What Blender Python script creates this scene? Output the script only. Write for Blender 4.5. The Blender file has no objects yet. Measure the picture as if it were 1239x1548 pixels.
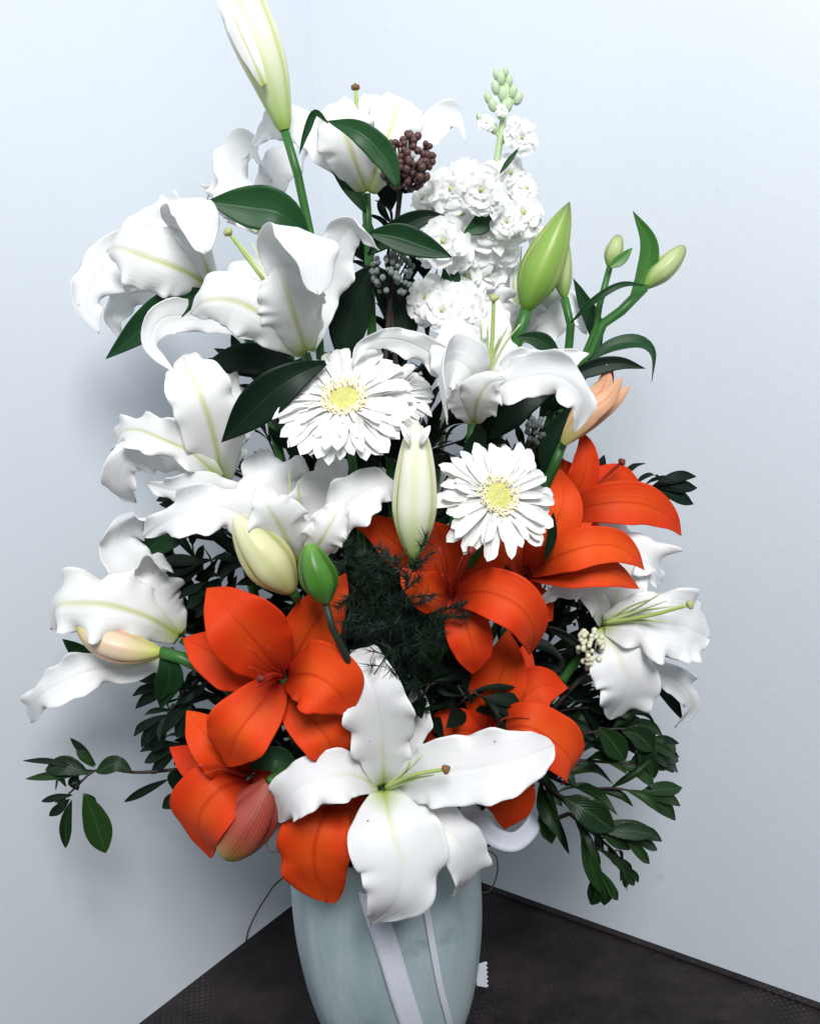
import bpy, bmesh, math, random
import numpy as np
from mathutils import Vector, Matrix, Euler, Quaternion
random.seed(7)
SC = bpy.context.scene
COL = SC.collection

# ------------------------------------------------------------------ camera
W, H, F = 1239.0, 1548.0, 1522.0
PITCH, ROLL, CAMH = math.radians(15.0), math.radians(-3.2), 0.80
cam = bpy.data.cameras.new('camera')
cam_o = bpy.data.objects.new('camera', cam); COL.objects.link(cam_o)
cam.sensor_fit = 'HORIZONTAL'; cam.sensor_width = 36.0
cam.lens = 36.0 * F / W
cam.clip_start = 0.02; cam.clip_end = 50
ROT = (Matrix.Rotation(math.radians(90) - PITCH, 3, 'X') @ Matrix.Rotation(ROLL, 3, 'Z'))
cam_o.matrix_world = Matrix.Translation((0, 0, CAMH)) @ ROT.to_4x4()
SC.camera = cam_o
CAM = np.array((0, 0, CAMH))
RN = np.array(ROT)

# ------------------------------------------------------------------ light
world = bpy.data.worlds.new('World'); SC.world = world; world.use_nodes = True
bg = world.node_tree.nodes['Background']
bg.inputs[0].default_value = (0.68, 0.84, 0.92, 1); bg.inputs[1].default_value = 0.25
def area(name, loc, target, size, power, col):
    l = bpy.data.lights.new(name, 'AREA'); l.shape = 'DISK'; l.size = size; l.energy = power; l.color = col
    o = bpy.data.objects.new(name, l); COL.objects.link(o)
    o.location = loc
    o.rotation_euler = (Vector(target) - Vector(loc)).to_track_quat('-Z', 'Y').to_euler()
    return o
area('ceiling_lamp', (0.20, -0.98, 2.12), (0.0, 0.85, 0.62), 0.85, 63.0, (0.985, 0.985, 1.0))
SC.view_settings.view_transform = 'Standard'; SC.view_settings.look = 'None'
SC.view_settings.exposure = 0.22; SC.view_settings.gamma = 1.0

# ------------------------------------------------------------------ helpers
def ray(px, py):
    d = np.array(((px - W / 2) / F, -(py - H / 2) / F, -1.0))
    return RN @ d
def at(px, py, Y):
    """world point on the sight line of a pixel at ground distance Y (cm)"""
    r = ray(px, py)
    return CAM + r * (Y / 100.0 / r[1])
def on_floor(px, py):
    r = ray(px, py); return CAM + r * (-CAMH / r[2])
def depth(p): return float(-(RN.T @ (np.asarray(p) - CAM))[2])
def px2m(w, p): return w * depth(p) / F
def unit(v):
    n = np.linalg.norm(v); return v / n if n > 1e-9 else v
def catmull(P, n):
    P = [np.asarray(p, float) for p in P]
    if len(P) == 2: return np.array([P[0] + (P[1] - P[0]) * t for t in np.linspace(0, 1, n)])
    Q = [2 * P[0] - P[1]] + P + [2 * P[-1] - P[-2]]
    seg = [np.linalg.norm(P[i + 1] - P[i]) for i in range(len(P) - 1)]
    cum = np.concatenate([[0], np.cumsum(seg)]); out = []
    for L in np.linspace(0, cum[-1], n):
        i = min(max(int(np.searchsorted(cum, L, 'right')) - 1, 0), len(P) - 2)
        t = (L - cum[i]) / max(seg[i], 1e-9)
        a, b, c, d = Q[i], Q[i + 1], Q[i + 2], Q[i + 3]
        out.append(.5 * ((2 * b) + (c - a) * t + (2 * a - 5 * b + 4 * c - d) * t * t + (3 * b - a - 3 * c + d) * t ** 3))
    return np.array(out)

def wloc(o):
    v = np.zeros(3)
    while o is not None:
        v += np.array(o.location); o = o.parent
    return v
def mesh_obj(name, V, Fc, mat, parent=None, uv=None, smooth=True, thick=0, origin=None):
    V = np.asarray(V, float)
    base = wloc(parent) if parent is not None else np.zeros(3)
    loc = np.array(origin) if origin is not None else (V[0] if parent is not None else np.zeros(3))
    me = bpy.data.meshes.new(name)
    me.from_pydata((V - loc).tolist(), [], [list(f) for f in Fc])
    if uv is not None:
        ul = me.uv_layers.new(name='UVMap')
        li = np.zeros(len(me.loops), int); me.loops.foreach_get('vertex_index', li)
        ul.data.foreach_set('uv', np.asarray(uv, float)[li].ravel())
    if smooth: me.polygons.foreach_set('use_smooth', [True] * len(me.polygons))
    if mat: me.materials.append(mat)
    o = bpy.data.objects.new(name, me); COL.objects.link(o)
    o.parent = parent; o.location = loc - base
    if thick:
        m = o.modifiers.new('thickness', 'SOLIDIFY'); m.thickness = thick; m.offset = 0
    return o
def share(name, me, parent, loc, rot=None, scale=1.0):
    o = bpy.data.objects.new(name, me); COL.objects.link(o); o.parent = parent
    o.location = Vector(loc) - Vector(wloc(parent) if parent is not None else (0, 0, 0))
    if rot is not None:
        o.rotation_mode = 'QUATERNION'; o.rotation_quaternion = rot
    o.scale = scale if hasattr(scale, '__len__') else (scale,) * 3
    return o
def thing(name, label, cat, loc, group=None):
    o = bpy.data.objects.new(name, None); COL.objects.link(o)
    o.empty_display_size = .01; o.location = loc
    o['label'] = label; o['category'] = cat
    if group: o['group'] = group
    return o
def tag(o, label, cat, group=None):
    o['label'] = label; o['category'] = cat
    if group: o['group'] = group
    return o

# ------------------------------------------------------------------ materials
class NT:
    def __init__(s, name):
        s.m = bpy.data.materials.new(name); s.m.use_nodes = True
        s.t = s.m.node_tree; s.b = s.t.nodes['Principled BSDF']; s.out = s.t.nodes['Material Output']
    def n(s, typ, **kw):
        x = s.t.nodes.new(typ)
        for k, v in kw.items(): setattr(x, k, v)
        return x
    def l(s, a, b): s.t.links.new(a, b)
    def val(s, x, i, v):
        if hasattr(v, 'default_value') or hasattr(v, 'is_linked'): s.l(v, x.inputs[i])
        else: x.inputs[i].default_value = v
    def math(s, op, a, b=0.0, c=0.0):
        x = s.n('ShaderNodeMath', operation=op)
        s.val(x, 0, a); s.val(x, 1, b); s.val(x, 2, c); return x.outputs[0]
    def mix(s, f, a, b):
        x = s.n('ShaderNodeMix', data_type='RGBA')
        s.val(x, 0, f)
        for i, v in ((6, a), (7, b)):
            if isinstance(v, tuple): x.inputs[i].default_value = (*v, 1)
            else: s.l(v, x.inputs[i])
        return x.outputs[2]
    def noise(s, vec, scale, detail=3.0, rough=.5):
        x = s.n('ShaderNodeTexNoise'); x.inputs['Scale'].default_value = scale
        x.inputs['Detail'].default_value = detail; x.inputs['Roughness'].default_value = rough
        if vec is not None: s.l(vec, x.inputs['Vector'])
        return x.outputs['Fac']
    def ramp(s, f, stops):
        x = s.n('ShaderNodeValToRGB'); r = x.color_ramp
        while len(r.elements) < len(stops): r.elements.new(.5)
        for e, (p, c) in zip(r.elements, stops):
            e.position = p; e.color = (*c, 1) if len(c) == 3 else c
        s.l(f, x.inputs[0]); return x.outputs[0]
    def bump(s, h, strength, dist):
        x = s.n('ShaderNodeBump'); x.inputs['Strength'].default_value = strength
        x.inputs['Distance'].default_value = dist; s.l(h, x.inputs['Height']); return x.outputs[0]
    def uv(s):
        x = s.n('ShaderNodeTexCoord'); sp = s.n('ShaderNodeSeparateXYZ'); s.l(x.outputs['UV'], sp.inputs[0])
        return x, sp.outputs[0], sp.outputs[1]
    def obj(s): return s.n('ShaderNodeTexCoord').outputs['Object']
def add_translucent(N, color, fac):
    tr = N.n('ShaderNodeBsdfTranslucent'); mx = N.n('ShaderNodeMixShader')
    if isinstance(color, tuple): tr.inputs[0].default_value = (*color, 1)
    else: N.l(color, tr.inputs[0])
    mx.inputs[0].default_value = fac
    N.l(N.b.outputs[0], mx.inputs[1]); N.l(tr.outputs[0], mx.inputs[2]); N.l(mx.outputs[0], N.out.inputs[0])

def petal_mat(name, col, rib, throat, ribw=.045, ribfade=.8, thr=.25, rough=.45, tl=.22, vein=.30, mottle=None, veins=16.0, vcol=.5, spec=.3, midband=None, specks=0.0):
    N = NT(name); tc, u, v = N.uv()
    d = N.math('ABSOLUTE', N.math('SUBTRACT', u, .5))
    ribm = N.math('SUBTRACT', 1.0, N.math('DIVIDE', d, ribw)); ribm = N.math('MAXIMUM', ribm, 0.0)
    fade = N.math('MAXIMUM', N.math('SUBTRACT', 1.0, N.math('DIVIDE', v, ribfade)), 0.0)
    ribf = N.math('MULTIPLY', ribm, N.math('MINIMUM', N.math('MULTIPLY', fade, 1.6), 1.0))
    # throat: strongest at the base and towards the midrib
    th = N.math('MAXIMUM', N.math('SUBTRACT', 1.0, N.math('DIVIDE', N.math('ADD', v, N.math('MULTIPLY', d, .25)), thr)), 0.0)
    th = N.math('POWER', th, 1.3)
    nz = N.noise(tc.outputs['Object'], 60.0)
    base = N.mix(N.math('MULTIPLY', nz, 1.0), tuple(c * .90 for c in col), col)
    if mottle is not None:
        n2 = N.noise(tc.outputs['Object'], 22.0, 4.0, .6)
        base = N.mix(N.math('MULTIPLY', N.math('MAXIMUM', N.math('SUBTRACT', n2, .42), 0.0), 2.2), base, mottle)
    cv = N.n('ShaderNodeCombineXYZ'); N.l(N.math('MULTIPLY', N.math('ADD', N.math('SUBTRACT', u, .5), 0.0), veins * 3.0), cv.inputs[0]); N.l(N.math('MULTIPLY', v, 2.0), cv.inputs[1])
    oi = N.n('ShaderNodeObjectInfo'); N.l(N.math('MULTIPLY', oi.outputs['Random'], 90.0), cv.inputs[2])
    vn = N.noise(cv.outputs[0], 1.0, 4.0, .65)
    base = N.mix(N.math('MULTIPLY', N.math('MAXIMUM', N.math('SUBTRACT', vn, .45), 0.0), vcol), base, rib)
    if midband is not None:  # petal's own colour: lighter middle of the blade, redder edges
        g1 = N.math('MAXIMUM', N.math('SUBTRACT', 1.0, N.math('MULTIPLY', d, 3.2)), 0.0)
        g2 = N.math('SINE', N.math('MULTIPLY', N.math('MINIMUM', N.math('MULTIPLY', v, 1.25), 1.0), 3.1416))
        base = N.mix(N.math('MULTIPLY', N.math('MULTIPLY', g1, g2), N.math('ADD', N.math('MULTIPLY', oi.outputs['Random'], .6), .25)), base, midband)
        base = N.mix(N.math('MULTIPLY', N.math('POWER', N.math('MULTIPLY', d, 2.0), 4.0), .35), base, rib)
        base = N.mix(N.math('MULTIPLY', N.math('POWER', oi.outputs['Random'], 1.5), .75), base, (.60, .026, .006))
    if specks:
        sk = N.math('GREATER_THAN', N.noise(tc.outputs['Object'], 170.0, 1.0), 1.0 - specks)
        base = N.mix(N.math('MULTIPLY', sk, .75), base, (.22, .13, .06))
    c = N.mix(N.math('MULTIPLY', ribf, .85), base, rib)
    c = N.mix(N.math('MINIMUM', N.math('MULTIPLY', th, 1.3), 1.0), c, throat)
    N.l(c, N.b.inputs['Base Color']); N.b.inputs['Roughness'].default_value = rough
    N.b.inputs['Specular IOR Level'].default_value = spec
    cb = N.n('ShaderNodeCombineXYZ'); N.l(N.math('MULTIPLY', u, veins * 1.6), cb.inputs[0]); N.l(N.math('MULTIPLY', v, 1.3), cb.inputs[1])
    info = N.n('ShaderNodeObjectInfo'); N.l(N.math('MULTIPLY', info.outputs['Random'], 50.0), cb.inputs[2])
    w = N.noise(cb.outputs[0], 1.0, 3.0, .6)
    w = N.math('ADD', N.math('MULTIPLY', w, .9), N.math('ADD', N.math('MULTIPLY', nz, .5), N.math('MULTIPLY', ribm, -.7)))
    N.l(N.bump(w, vein, .0015), N.b.inputs['Normal'])
    add_translucent(N, c, tl)
    return N.m
def leaf_mat(name, col, col2, rib, rough=.38, veins=7.0, par=True, tl=.1, spec=.4):
    N = NT(name); tc, u, v = N.uv()
    d = N.math('ABSOLUTE', N.math('SUBTRACT', u, .5))
    ribm = N.math('MAXIMUM', N.math('SUBTRACT', 1.0, N.math('DIVIDE', d, .05)), 0.0)
    if par: arg = N.math('MULTIPLY', u, veins * 6.283)
    else: arg = N.math('MULTIPLY', N.math('SUBTRACT', v, N.math('MULTIPLY', d, .9)), 9 * 6.283)
    w = N.math('SINE', arg)
    nz = N.noise(tc.outputs['Object'], 45.0, 4.0)
    info = N.n('ShaderNodeObjectInfo')
    if par:
        cb = N.n('ShaderNodeCombineXYZ'); N.l(N.math('MULTIPLY', u, veins * 2.2), cb.inputs[0]); N.l(N.math('MULTIPLY', v, 1.2), cb.inputs[1])
        N.l(N.math('MULTIPLY', info.outputs['Random'], 50.0), cb.inputs[2])
        w = N.math('MULTIPLY', N.math('SUBTRACT', N.noise(cb.outputs[0], 1.0, 3.0, .6), .5), 2.2)
    f = N.math('ADD', N.math('MULTIPLY', nz, .45), N.math('MULTIPLY', N.math('POWER', info.outputs['Random'], 2.2), .8))
    f = N.math('ADD', f, N.math('MULTIPLY', w, .07))
    c = N.mix(N.math('MINIMUM', f, 1.0), col, col2)
    c = N.mix(N.math('MULTIPLY', ribm, .55), c, rib)
    N.l(c, N.b.inputs['Base Color']); N.b.inputs['Roughness'].default_value = rough
    N.b.inputs['Specular IOR Level'].default_value = spec
    h = N.math('ADD', N.math('MULTIPLY', w, .35), N.math('ADD', N.math('MULTIPLY', ribm, -1.0), N.math('MULTIPLY', nz, .5)))
    N.l(N.bump(h, .22, .0012), N.b.inputs['Normal'])
    if tl: add_translucent(N, c, tl)
    return N.m
def plain(name, col, rough=.5, var=.25, scale=80.0, bump=.2, tl=0, spec=.35):
    N = NT(name); tc = N.obj(); nz = N.noise(tc, scale, 4.0)
    c = N.mix(nz, tuple(x * (1 - var) for x in col), tuple(min(1, x * (1 + var)) for x in col))
    N.l(c, N.b.inputs['Base Color']); N.b.inputs['Roughness'].default_value = rough
    N.b.inputs['Specular IOR Level'].default_value = spec
    N.l(N.bump(nz, bump, .001), N.b.inputs['Normal'])
    if tl: add_translucent(N, c, tl)
    return N.m
def bud_mat(name, col, seam, base, tip=None, rough=.42, stripes=0.0, tp=9.0):
    """u runs round the bud (3 visible lobes), v from stalk to tip"""
    N = NT(name); tc, u, v = N.uv()
    w = N.math('ABSOLUTE', N.math('SINE', N.math('MULTIPLY', u, 6.283 * 1.5)))      # 0 in the seam between lobes
    rib = N.math('POWER', N.math('ABSOLUTE', N.math('COSINE', N.math('MULTIPLY', u, 6.283 * 3))), 6.0)
    nz = N.noise(tc.outputs['Object'], 50.0, 4.0)
    c = N.mix(nz, tuple(x * .88 for x in col), col)
    c = N.mix(N.math('MULTIPLY', N.math('POWER', N.math('SUBTRACT', 1.0, w), 4.0), .9), c, seam)
    c = N.mix(N.math('MULTIPLY', rib, .35), c, seam)
    b = N.math('POWER', N.math('MAXIMUM', N.math('SUBTRACT', 1.0, N.math('DIVIDE', v, .45)), 0.0), 1.2)
    c = N.mix(b, c, base)
    if tip: c = N.mix(N.math('POWER', v, tp), c, tip)
    N.l(c, N.b.inputs['Base Color']); N.b.inputs['Roughness'].default_value = rough
    st = N.math('SINE', N.math('MULTIPLY', u, 6.283 * stripes))
    N.l(N.bump(N.math('ADD', N.math('MULTIPLY', st, .3), nz), .3, .001), N.b.inputs['Normal'])
    add_translucent(N, c, .1)
    return N.m

M = {}
M['white'] = petal_mat('lily_white', (.93, .93, .93), (.78, .80, .52), (.42, .52, .10), thr=.20, ribfade=.5, ribw=.06, tl=.36, vcol=.25, specks=.195)
M['whiteb'] = petal_mat('lily_white_back', (.93, .93, .92), (.62, .64, .24), (.42, .52, .10), thr=.26, ribfade=1.05, ribw=.075, tl=.34, vcol=.35)
M['orange'] = petal_mat('lily_orange', (.82, .068, .008), (.62, .034, .005), (.30, .012, .004), ribfade=1.1, thr=.48, rough=.6, spec=.16, vcol=.9, tl=.26, midband=(.90, .175, .018), mottle=(.90, .14, .014), veins=12)
M['ray'] = petal_mat('gerbera_ray', (.92, .92, .89), (.85, .85, .74), (.72, .74, .45), ribw=.06, thr=.2, veins=4, vein=.5, tl=.2)
M['stockp'] = plain('stock_petal', (.93, .93, .91), .5, .03, 120, .2, .45)
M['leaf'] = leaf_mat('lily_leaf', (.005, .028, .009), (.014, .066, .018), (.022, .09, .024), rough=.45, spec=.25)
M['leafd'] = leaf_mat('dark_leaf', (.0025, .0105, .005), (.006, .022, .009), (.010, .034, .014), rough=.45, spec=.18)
M['leafb'] = leaf_mat('bright_leaf', (.030, .125, .018), (.065, .20, .035), (.09, .24, .06))
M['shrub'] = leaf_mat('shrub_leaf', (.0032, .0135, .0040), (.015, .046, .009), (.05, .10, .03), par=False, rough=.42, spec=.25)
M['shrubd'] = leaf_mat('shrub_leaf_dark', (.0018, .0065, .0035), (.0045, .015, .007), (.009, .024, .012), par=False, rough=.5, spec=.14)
M['stem'] = plain('stem_green', (.030, .12, .022), .42, .3, 60)
M['stemd'] = plain('stem_dark', (.014, .022, .012), .55, .3, 60)
M['twig'] = plain('twig', (.030, .020, .018), .7, .3, 90)
M['fil'] = plain('filament', (.62, .72, .36), .5, .1, tl=.2)
M['pist'] = plain('pistil', (.42, .55, .16), .45, .15, tl=.1)
M['stigma'] = plain('stigma', (.20, .09, .03), .7, .4, 200, .5)
M['stigmag'] = plain('stigma_pale', (.36, .38, .16), .6, .3, 200, .5)
M['ofil'] = plain('orange_filament', (.34, .025, .008), .5, .2)
M['ostig'] = plain('orange_stigma', (.14, .010, .006), .6, .3)
M['bud_w'] = bud_mat('bud_white', (.84, .83, .68), (.56, .58, .17), (.28, .42, .06))
M['bud_y'] = bud_mat('bud_cream', (.68, .66, .38), (.36, .38, .09), (.36, .34, .09), (.8, .78, .6))
M['bud_g'] = bud_mat('bud_green', (.24, .40, .07), (.42, .50, .14), (.13, .30, .03), (.10, .12, .05))
M['bud_gp'] = bud_mat('bud_pale_green', (.50, .58, .27), (.28, .38, .09), (.22, .40, .06), (.2, .2, .08))
M['bud_gd'] = bud_mat('bud_deep_green', (.06, .20, .018), (.020, .08, .008), (.05, .17, .02), (.16, .34, .05))
M['bud_p'] = bud_mat('bud_blush', (.80, .62, .44), (.70, .40, .26), (.50, .55, .12), (.45, .45, .1))
M['bud_r'] = bud_mat('bud_red', (.36, .055, .038), (.17, .014, .012), (.30, .05, .03), (.42, .42, .08), rough=.5, stripes=42.0, tp=5.0)
M['peach'] = petal_mat('peach_petal', (.84, .50, .31), (.80, .22, .07), (.42, .46, .13), thr=.5, ribfade=1.3, ribw=.09)
M['disc'] = plain('gerbera_disc', (.50, .49, .16), .7, .35, 500, .8)
M['floret'] = plain('gerbera_floret', (.80, .74, .52), .6, .15, 200)
M['berry_br'] = plain('berry_brown', (.085, .038, .034), .38, .5, 120)
M['berry_gr'] = plain('berry_grey', (.15, .18, .17), .6, .6, 90)
M['berry_cr'] = plain('berry_cream', (.62, .60, .44), .45, .2, 150)
M['stockg'] = plain('stock_green', (.44, .55, .36), .55, .3, 120)
M['stocks'] = plain('stock_stem', (.42, .54, .30), .5, .2, 80)
M['stockh'] = plain('stock_heart', (.42, .50, .16), .6, .3, 120)
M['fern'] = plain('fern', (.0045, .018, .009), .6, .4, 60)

# ------------------------------------------------------------------ ribbon-surface builder (petals, leaves)
def prof_lily(t, pk=.5, b=.28, q=.75):
    a = b + (1 - b) * np.sin(np.pi / 2 * np.clip(t / pk, 0, 1))
    c = np.cos(np.pi / 2 * np.clip((t - pk) / (1 - pk), 0, 1)) ** q
    return np.where(t < pk, a, c)
def strip(pts3, wm, n=22, m=10, roll=0, cup=0., ruf=.0, rk=4., prof=prof_lily, pk=.5, b=.28, q=.75, seed=0, rib=.0, side=None, tipcurl=0.):
    """grid surface round a 3D midline; wm = greatest width (m)"""
    rs = np.random.RandomState(seed)
    C = catmull(pts3, n); T = np.gradient(C, axis=0); T = np.array([unit(x) for x in T])
    # reference side direction: across the whole midline as it is seen, then carried along without twist
    k = max(1, int(n * .35)); ref = unit(C[min(n - 1, int(n * .7))] - C[0])
    V = unit(C[k] - CAM)
    S0 = side if side is not None else unit(np.cross(V, ref))
    S = np.zeros_like(C)
    S[0] = unit(S0 - T[0] * S0.dot(T[0]))
    for i in range(1, n):
        s = S[i - 1]; s = s - T[i] * s.dot(T[i]); S[i] = unit(s)
    Nn = np.cross(T, S)
    if Nn[k].dot(V) > 0: Nn = -Nn
    t = np.linspace(0, 1, n)
    r0, r1 = (roll, roll) if not hasattr(roll, '__len__') else roll
    R = np.radians(r0 + (r1 - r0) * t)[:, None]
    S2 = np.cos(R) * S + np.sin(R) * Nn; N2 = np.cos(R) * Nn - np.sin(R) * S
    w = wm * .5 * prof(t, pk, b, q)
    s = np.linspace(-1, 1, m + 1); s = np.sign(s) * np.abs(s) ** .72
    ph = rs.rand(12) * 6.28; fr = rs.uniform(.75, 1.3, 4); am = rs.uniform(.6, 1.3, 2)
    Vv = []; UV = []
    for i in range(n):
        ti = t[i]
        env = min(1., ti * 3.2) ** 1.2 * (1. if ti < .9 else 1 - (ti - .9) * 5)
        wl = [(math.sin(rk * fr[2 * q_] * 6.283 * ti + ph[q_]) + .6 * math.sin(rk * 1.9 * fr[2 * q_ + 1] * 6.283 * ti + ph[2 + q_]) + .24 * math.sin(rk * 3.3 * 6.283 * ti + ph[4 + q_])) * am[q_] * env for q_ in (0, 1)]
        sway = ruf * .5 * wm * .3 * math.sin(6.283 * ti * 1.1 + ph[6]) * env
        for j, sj in enumerate(s):
            e = abs(sj); wave = wl[0] if sj < 0 else wl[1]
            lat = w[i] * sj * (1 + ruf * .55 * wave * e ** 2)
            nor = cup * w[i] * (sj * sj) + ruf * w[i] * wave * e ** 4 * 1.5 - rib * wm * math.exp(-(sj / .10) ** 2) * (1 - .6 * ti)
            nor += sway * sj + ruf * .06 * wm * math.sin(6.283 * (ti * 2.1 + sj * .6) + ph[7]) * env
            Vv.append(C[i] + S2[i] * lat + N2[i] * nor); UV.append((.5 + .5 * sj, ti))
    Fc = [(i * (m + 1) + j, i * (m + 1) + j + 1, (i + 1) * (m + 1) + j + 1, (i + 1) * (m + 1) + j) for i in range(n - 1) for j in range(m)]
    return np.array(Vv), Fc, UV
SEED = [100]
def pix(pts, Y): return [at(p[0], p[1], Y + (p[2] if len(p) > 2 else 0)) for p in pts]
def petal(parent, pts, w, Y, mat='white', name='petal', **kw):
    SEED[0] += 1
    P = pix(pts, Y); wm = px2m(w, P[len(P) // 2])
    d = dict(n=46, m=18, cup=.18, ruf=.16, rk=3.6, rib=.02, seed=SEED[0]); d.update(kw)
    V, Fc, UV = strip(P, wm, **d)
    return mesh_obj(name, V, Fc, M[mat], parent, UV, thick=.0004)
def leaf(parent, pts, w, Y, mat='leaf', name='leaf', **kw):
    d = dict(n=20, m=8, cup=.22, ruf=.02, rk=1.6, pk=.42, b=.12, q=1.0, rib=.025); d.update(kw)
    return petal(parent, pts, w, Y, mat, name, **d)
def tube(parent, P, r, mat, name='stem', n=18, k=7):
    C = catmull(P, n); T = np.gradient(C, axis=0)
    rr = np.linspace(r[0], r[1], n) if hasattr(r, '__len__') else np.full(n, r)
    V = []; Fc = []
    a = np.array((.31, .87, .39)); s = unit(np.cross(T[0], a))
    for i in range(n):
        t = unit(T[i]); s = unit(s - t * s.dot(t)); q = np.cross(t, s)
        for j in range(k):
            an = 6.2832 * j / k; V.append(C[i] + rr[i] * (math.cos(an) * s + math.sin(an) * q))
    for i in range(n - 1):
        for j in range(k):
            Fc.append((i * k + j, i * k + (j + 1) % k, (i + 1) * k + (j + 1) % k, (i + 1) * k + j))
    Fc.append(tuple(range(k))[::-1]); Fc.append(tuple(range((n - 1) * k, n * k)))
    return mesh_obj(name, V, Fc, M[mat] if isinstance(mat, str) else mat, parent)
def blob(parent, c, r, mat, name, sub=2, squash=(1, 1, 1), lobes=0):
    bm = bmesh.new(); bmesh.ops.create_icosphere(bm, subdivisions=sub, radius=1)
    V = np.array([v.co[:] for v in bm.verts]); Fc = [[v.index for v in f.verts] for f in bm.faces]; bm.free()
    if lobes:
        an = np.arctan2(V[:, 1], V[:, 0]); V *= (1 + .16 * np.cos(lobes * an))[:, None]
    return mesh_obj(name, V * r * np.array(squash) + np.array(c), Fc, M[mat], parent, origin=c)

# ------------------------------------------------------------------ setting: floor, two walls meeting in a corner
fl_l1, fl_l2 = on_floor(210, 1548), on_floor(440, 1370)
fl_r1, fl_r2 = on_floor(1239, 1520), on_floor(735, 1340)
def isect(a, b, c, d):
    A = np.array([[b[0] - a[0], -(d[0] - c[0])], [b[1] - a[1], -(d[1] - c[1])]])
    t = np.linalg.solve(A, np.array([c[0] - a[0], c[1] - a[1]])); return a + (b - a) * t[0]
corner = isect(fl_l1, fl_l2, fl_r1, fl_r2)
dl = unit(fl_l1 - fl_l2); dr = unit(fl_r1 - fl_r2)

def wall_mat():
    N = NT('painted_wall'); tc = N.obj()
    big = N.noise(tc, 3.0, 4.0, .6); fine = N.noise(tc, 140.0, 3.0); mid = N.noise(tc, 18.0, 4.0)
    c = N.mix(big, (.615, .660, .705), (.675, .710, .750))
    sc = N.math('MULTIPLY', N.math('MAXIMUM', N.math('SUBTRACT', N.noise(tc, 26.0, 8.0, .75), .66), 0.0), 3.0)
    c = N.mix(sc, c, (.34, .37, .40))
    N.l(c, N.b.inputs['Base Color']); N.b.inputs['Roughness'].default_value = .55
    N.l(N.bump(N.math('ADD', fine, N.math('MULTIPLY', mid, 1.5)), .10, .002), N.b.inputs['Normal'])
    return N.m
def floor_mat():
    N = NT('embossed_dark_floor'); tc = N.obj()
    mp = N.n('ShaderNodeMapping'); mp.inputs['Rotation'].default_value = (0, 0, .62); N.l(tc, mp.inputs[0])
    sp = N.n('ShaderNodeSeparateXYZ'); N.l(mp.outputs[0], sp.inputs[0])
    k = 6.283 / .0085
    wob = N.math('MULTIPLY', N.noise(tc, 30.0, 3.0), 2.4)
    gx = N.math('SINE', N.math('ADD', N.math('MULTIPLY', sp.outputs[0], k), wob)); gy = N.math('SINE', N.math('ADD', N.math('MULTIPLY', sp.outputs[1], k), wob))
    g = N.math('MAXIMUM', N.math('MULTIPLY', gx, gy), 0.0)
    dirt = N.noise(tc, 9.0, 6.0, .65); sp2 = N.noise(tc, 160.0, 3.0, .7)
    dirt = N.math('MINIMUM', N.math('MULTIPLY', N.math('MAXIMUM', N.math('SUBTRACT', N.noise(tc, 12.0, 9.0, .72), .34), 0.0), 2.6), 1.0)
    c = N.mix(dirt, (.0040, .0030, .0040), (.034, .025, .027))
    patch = N.math('MINIMUM', N.math('MULTIPLY', N.math('MAXIMUM', N.math('SUBTRACT', N.noise(tc, 7.0, 6.0, .65), .50), 0.0), 6.0), 1.0)
    wear = N.math('MULTIPLY', N.math('MULTIPLY', N.math('POWER', g, 2.0), patch), N.math('MULTIPLY', sp2, .9))
    c = N.mix(wear, c, (.13, .13, .13))
    speck = N.math('GREATER_THAN', N.noise(tc, 330.0, 1.0), .80)
    c = N.mix(N.math('MULTIPLY', speck, .6), c, (.26, .24, .24))
    N.l(c, N.b.inputs['Base Color']); N.b.inputs['Roughness'].default_value = .62; N.b.inputs['Specular IOR Level'].default_value = .25
    N.l(N.bump(N.math('ADD', N.math('MULTIPLY', g, patch), N.math('ADD', N.math('MULTIPLY', sp2, .9), dirt)), .4, .0012), N.b.inputs['Normal'])
    return N.m
WM = wall_mat()
def slab(name, a, b, h0, h1, thick_dir, th, mat):
    a0 = np.array((a[0], a[1], h0)); b0 = np.array((b[0], b[1], h0)); up = np.array((0, 0, h1 - h0)); t = np.array((*thick_dir[:2], 0)) * th
    V = [a0, b0, b0 + up, a0 + up, a0 + t, b0 + t, b0 + up + t, a0 + up + t]
    o = mesh_obj(name, V, [(0, 1, 2, 3), (7, 6, 5, 4), (0, 4, 5, 1), (1, 5, 6, 2), (2, 6, 7, 3), (3, 7, 4, 0)], mat, smooth=False)
    return o
nl = np.array((dl[1], -dl[0], 0)); nl = nl if nl.dot(np.array((-1, 0, 0))) > 0 else -nl
nr = np.array((dr[1], -dr[0], 0)); nr = nr if nr.dot(np.array((0, 1, 0))) > 0 else -nr
FM = floor_mat()
def struct(o): o['kind'] = 'structure'; return o
struct(slab('wall_left', corner, corner + dl * 1.6, -.02, 2.3, nl, .08, WM))
struct(slab('wall_right', corner + nr * 0 - dr * .08, corner + dr * 1.6, -.02, 2.3, nr, .08, WM))
fl = mesh_obj('floor', [(-1.4, -.9, 0), (1.6, -.9, 0), (1.6, 1.6, 0), (-1.4, 1.6, 0), (-1.4, -.9, -.03), (1.6, -.9, -.03), (1.6, 1.6, -.03), (-1.4, 1.6, -.03)],
              [(0, 1, 2, 3), (7, 6, 5, 4), (0, 4, 5, 1), (1, 5, 6, 2), (2, 6, 7, 3), (3, 7, 4, 0)], FM, smooth=False)
struct(fl)
sk = slab('skirting_strip', corner + dr * .10, corner + dr * 1.5, .001, .004, -nr, .009, FM)
bv = sk.modifiers.new('bevel', 'BEVEL'); bv.width = .002; bv.segments = 2
struct(sk)

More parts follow.
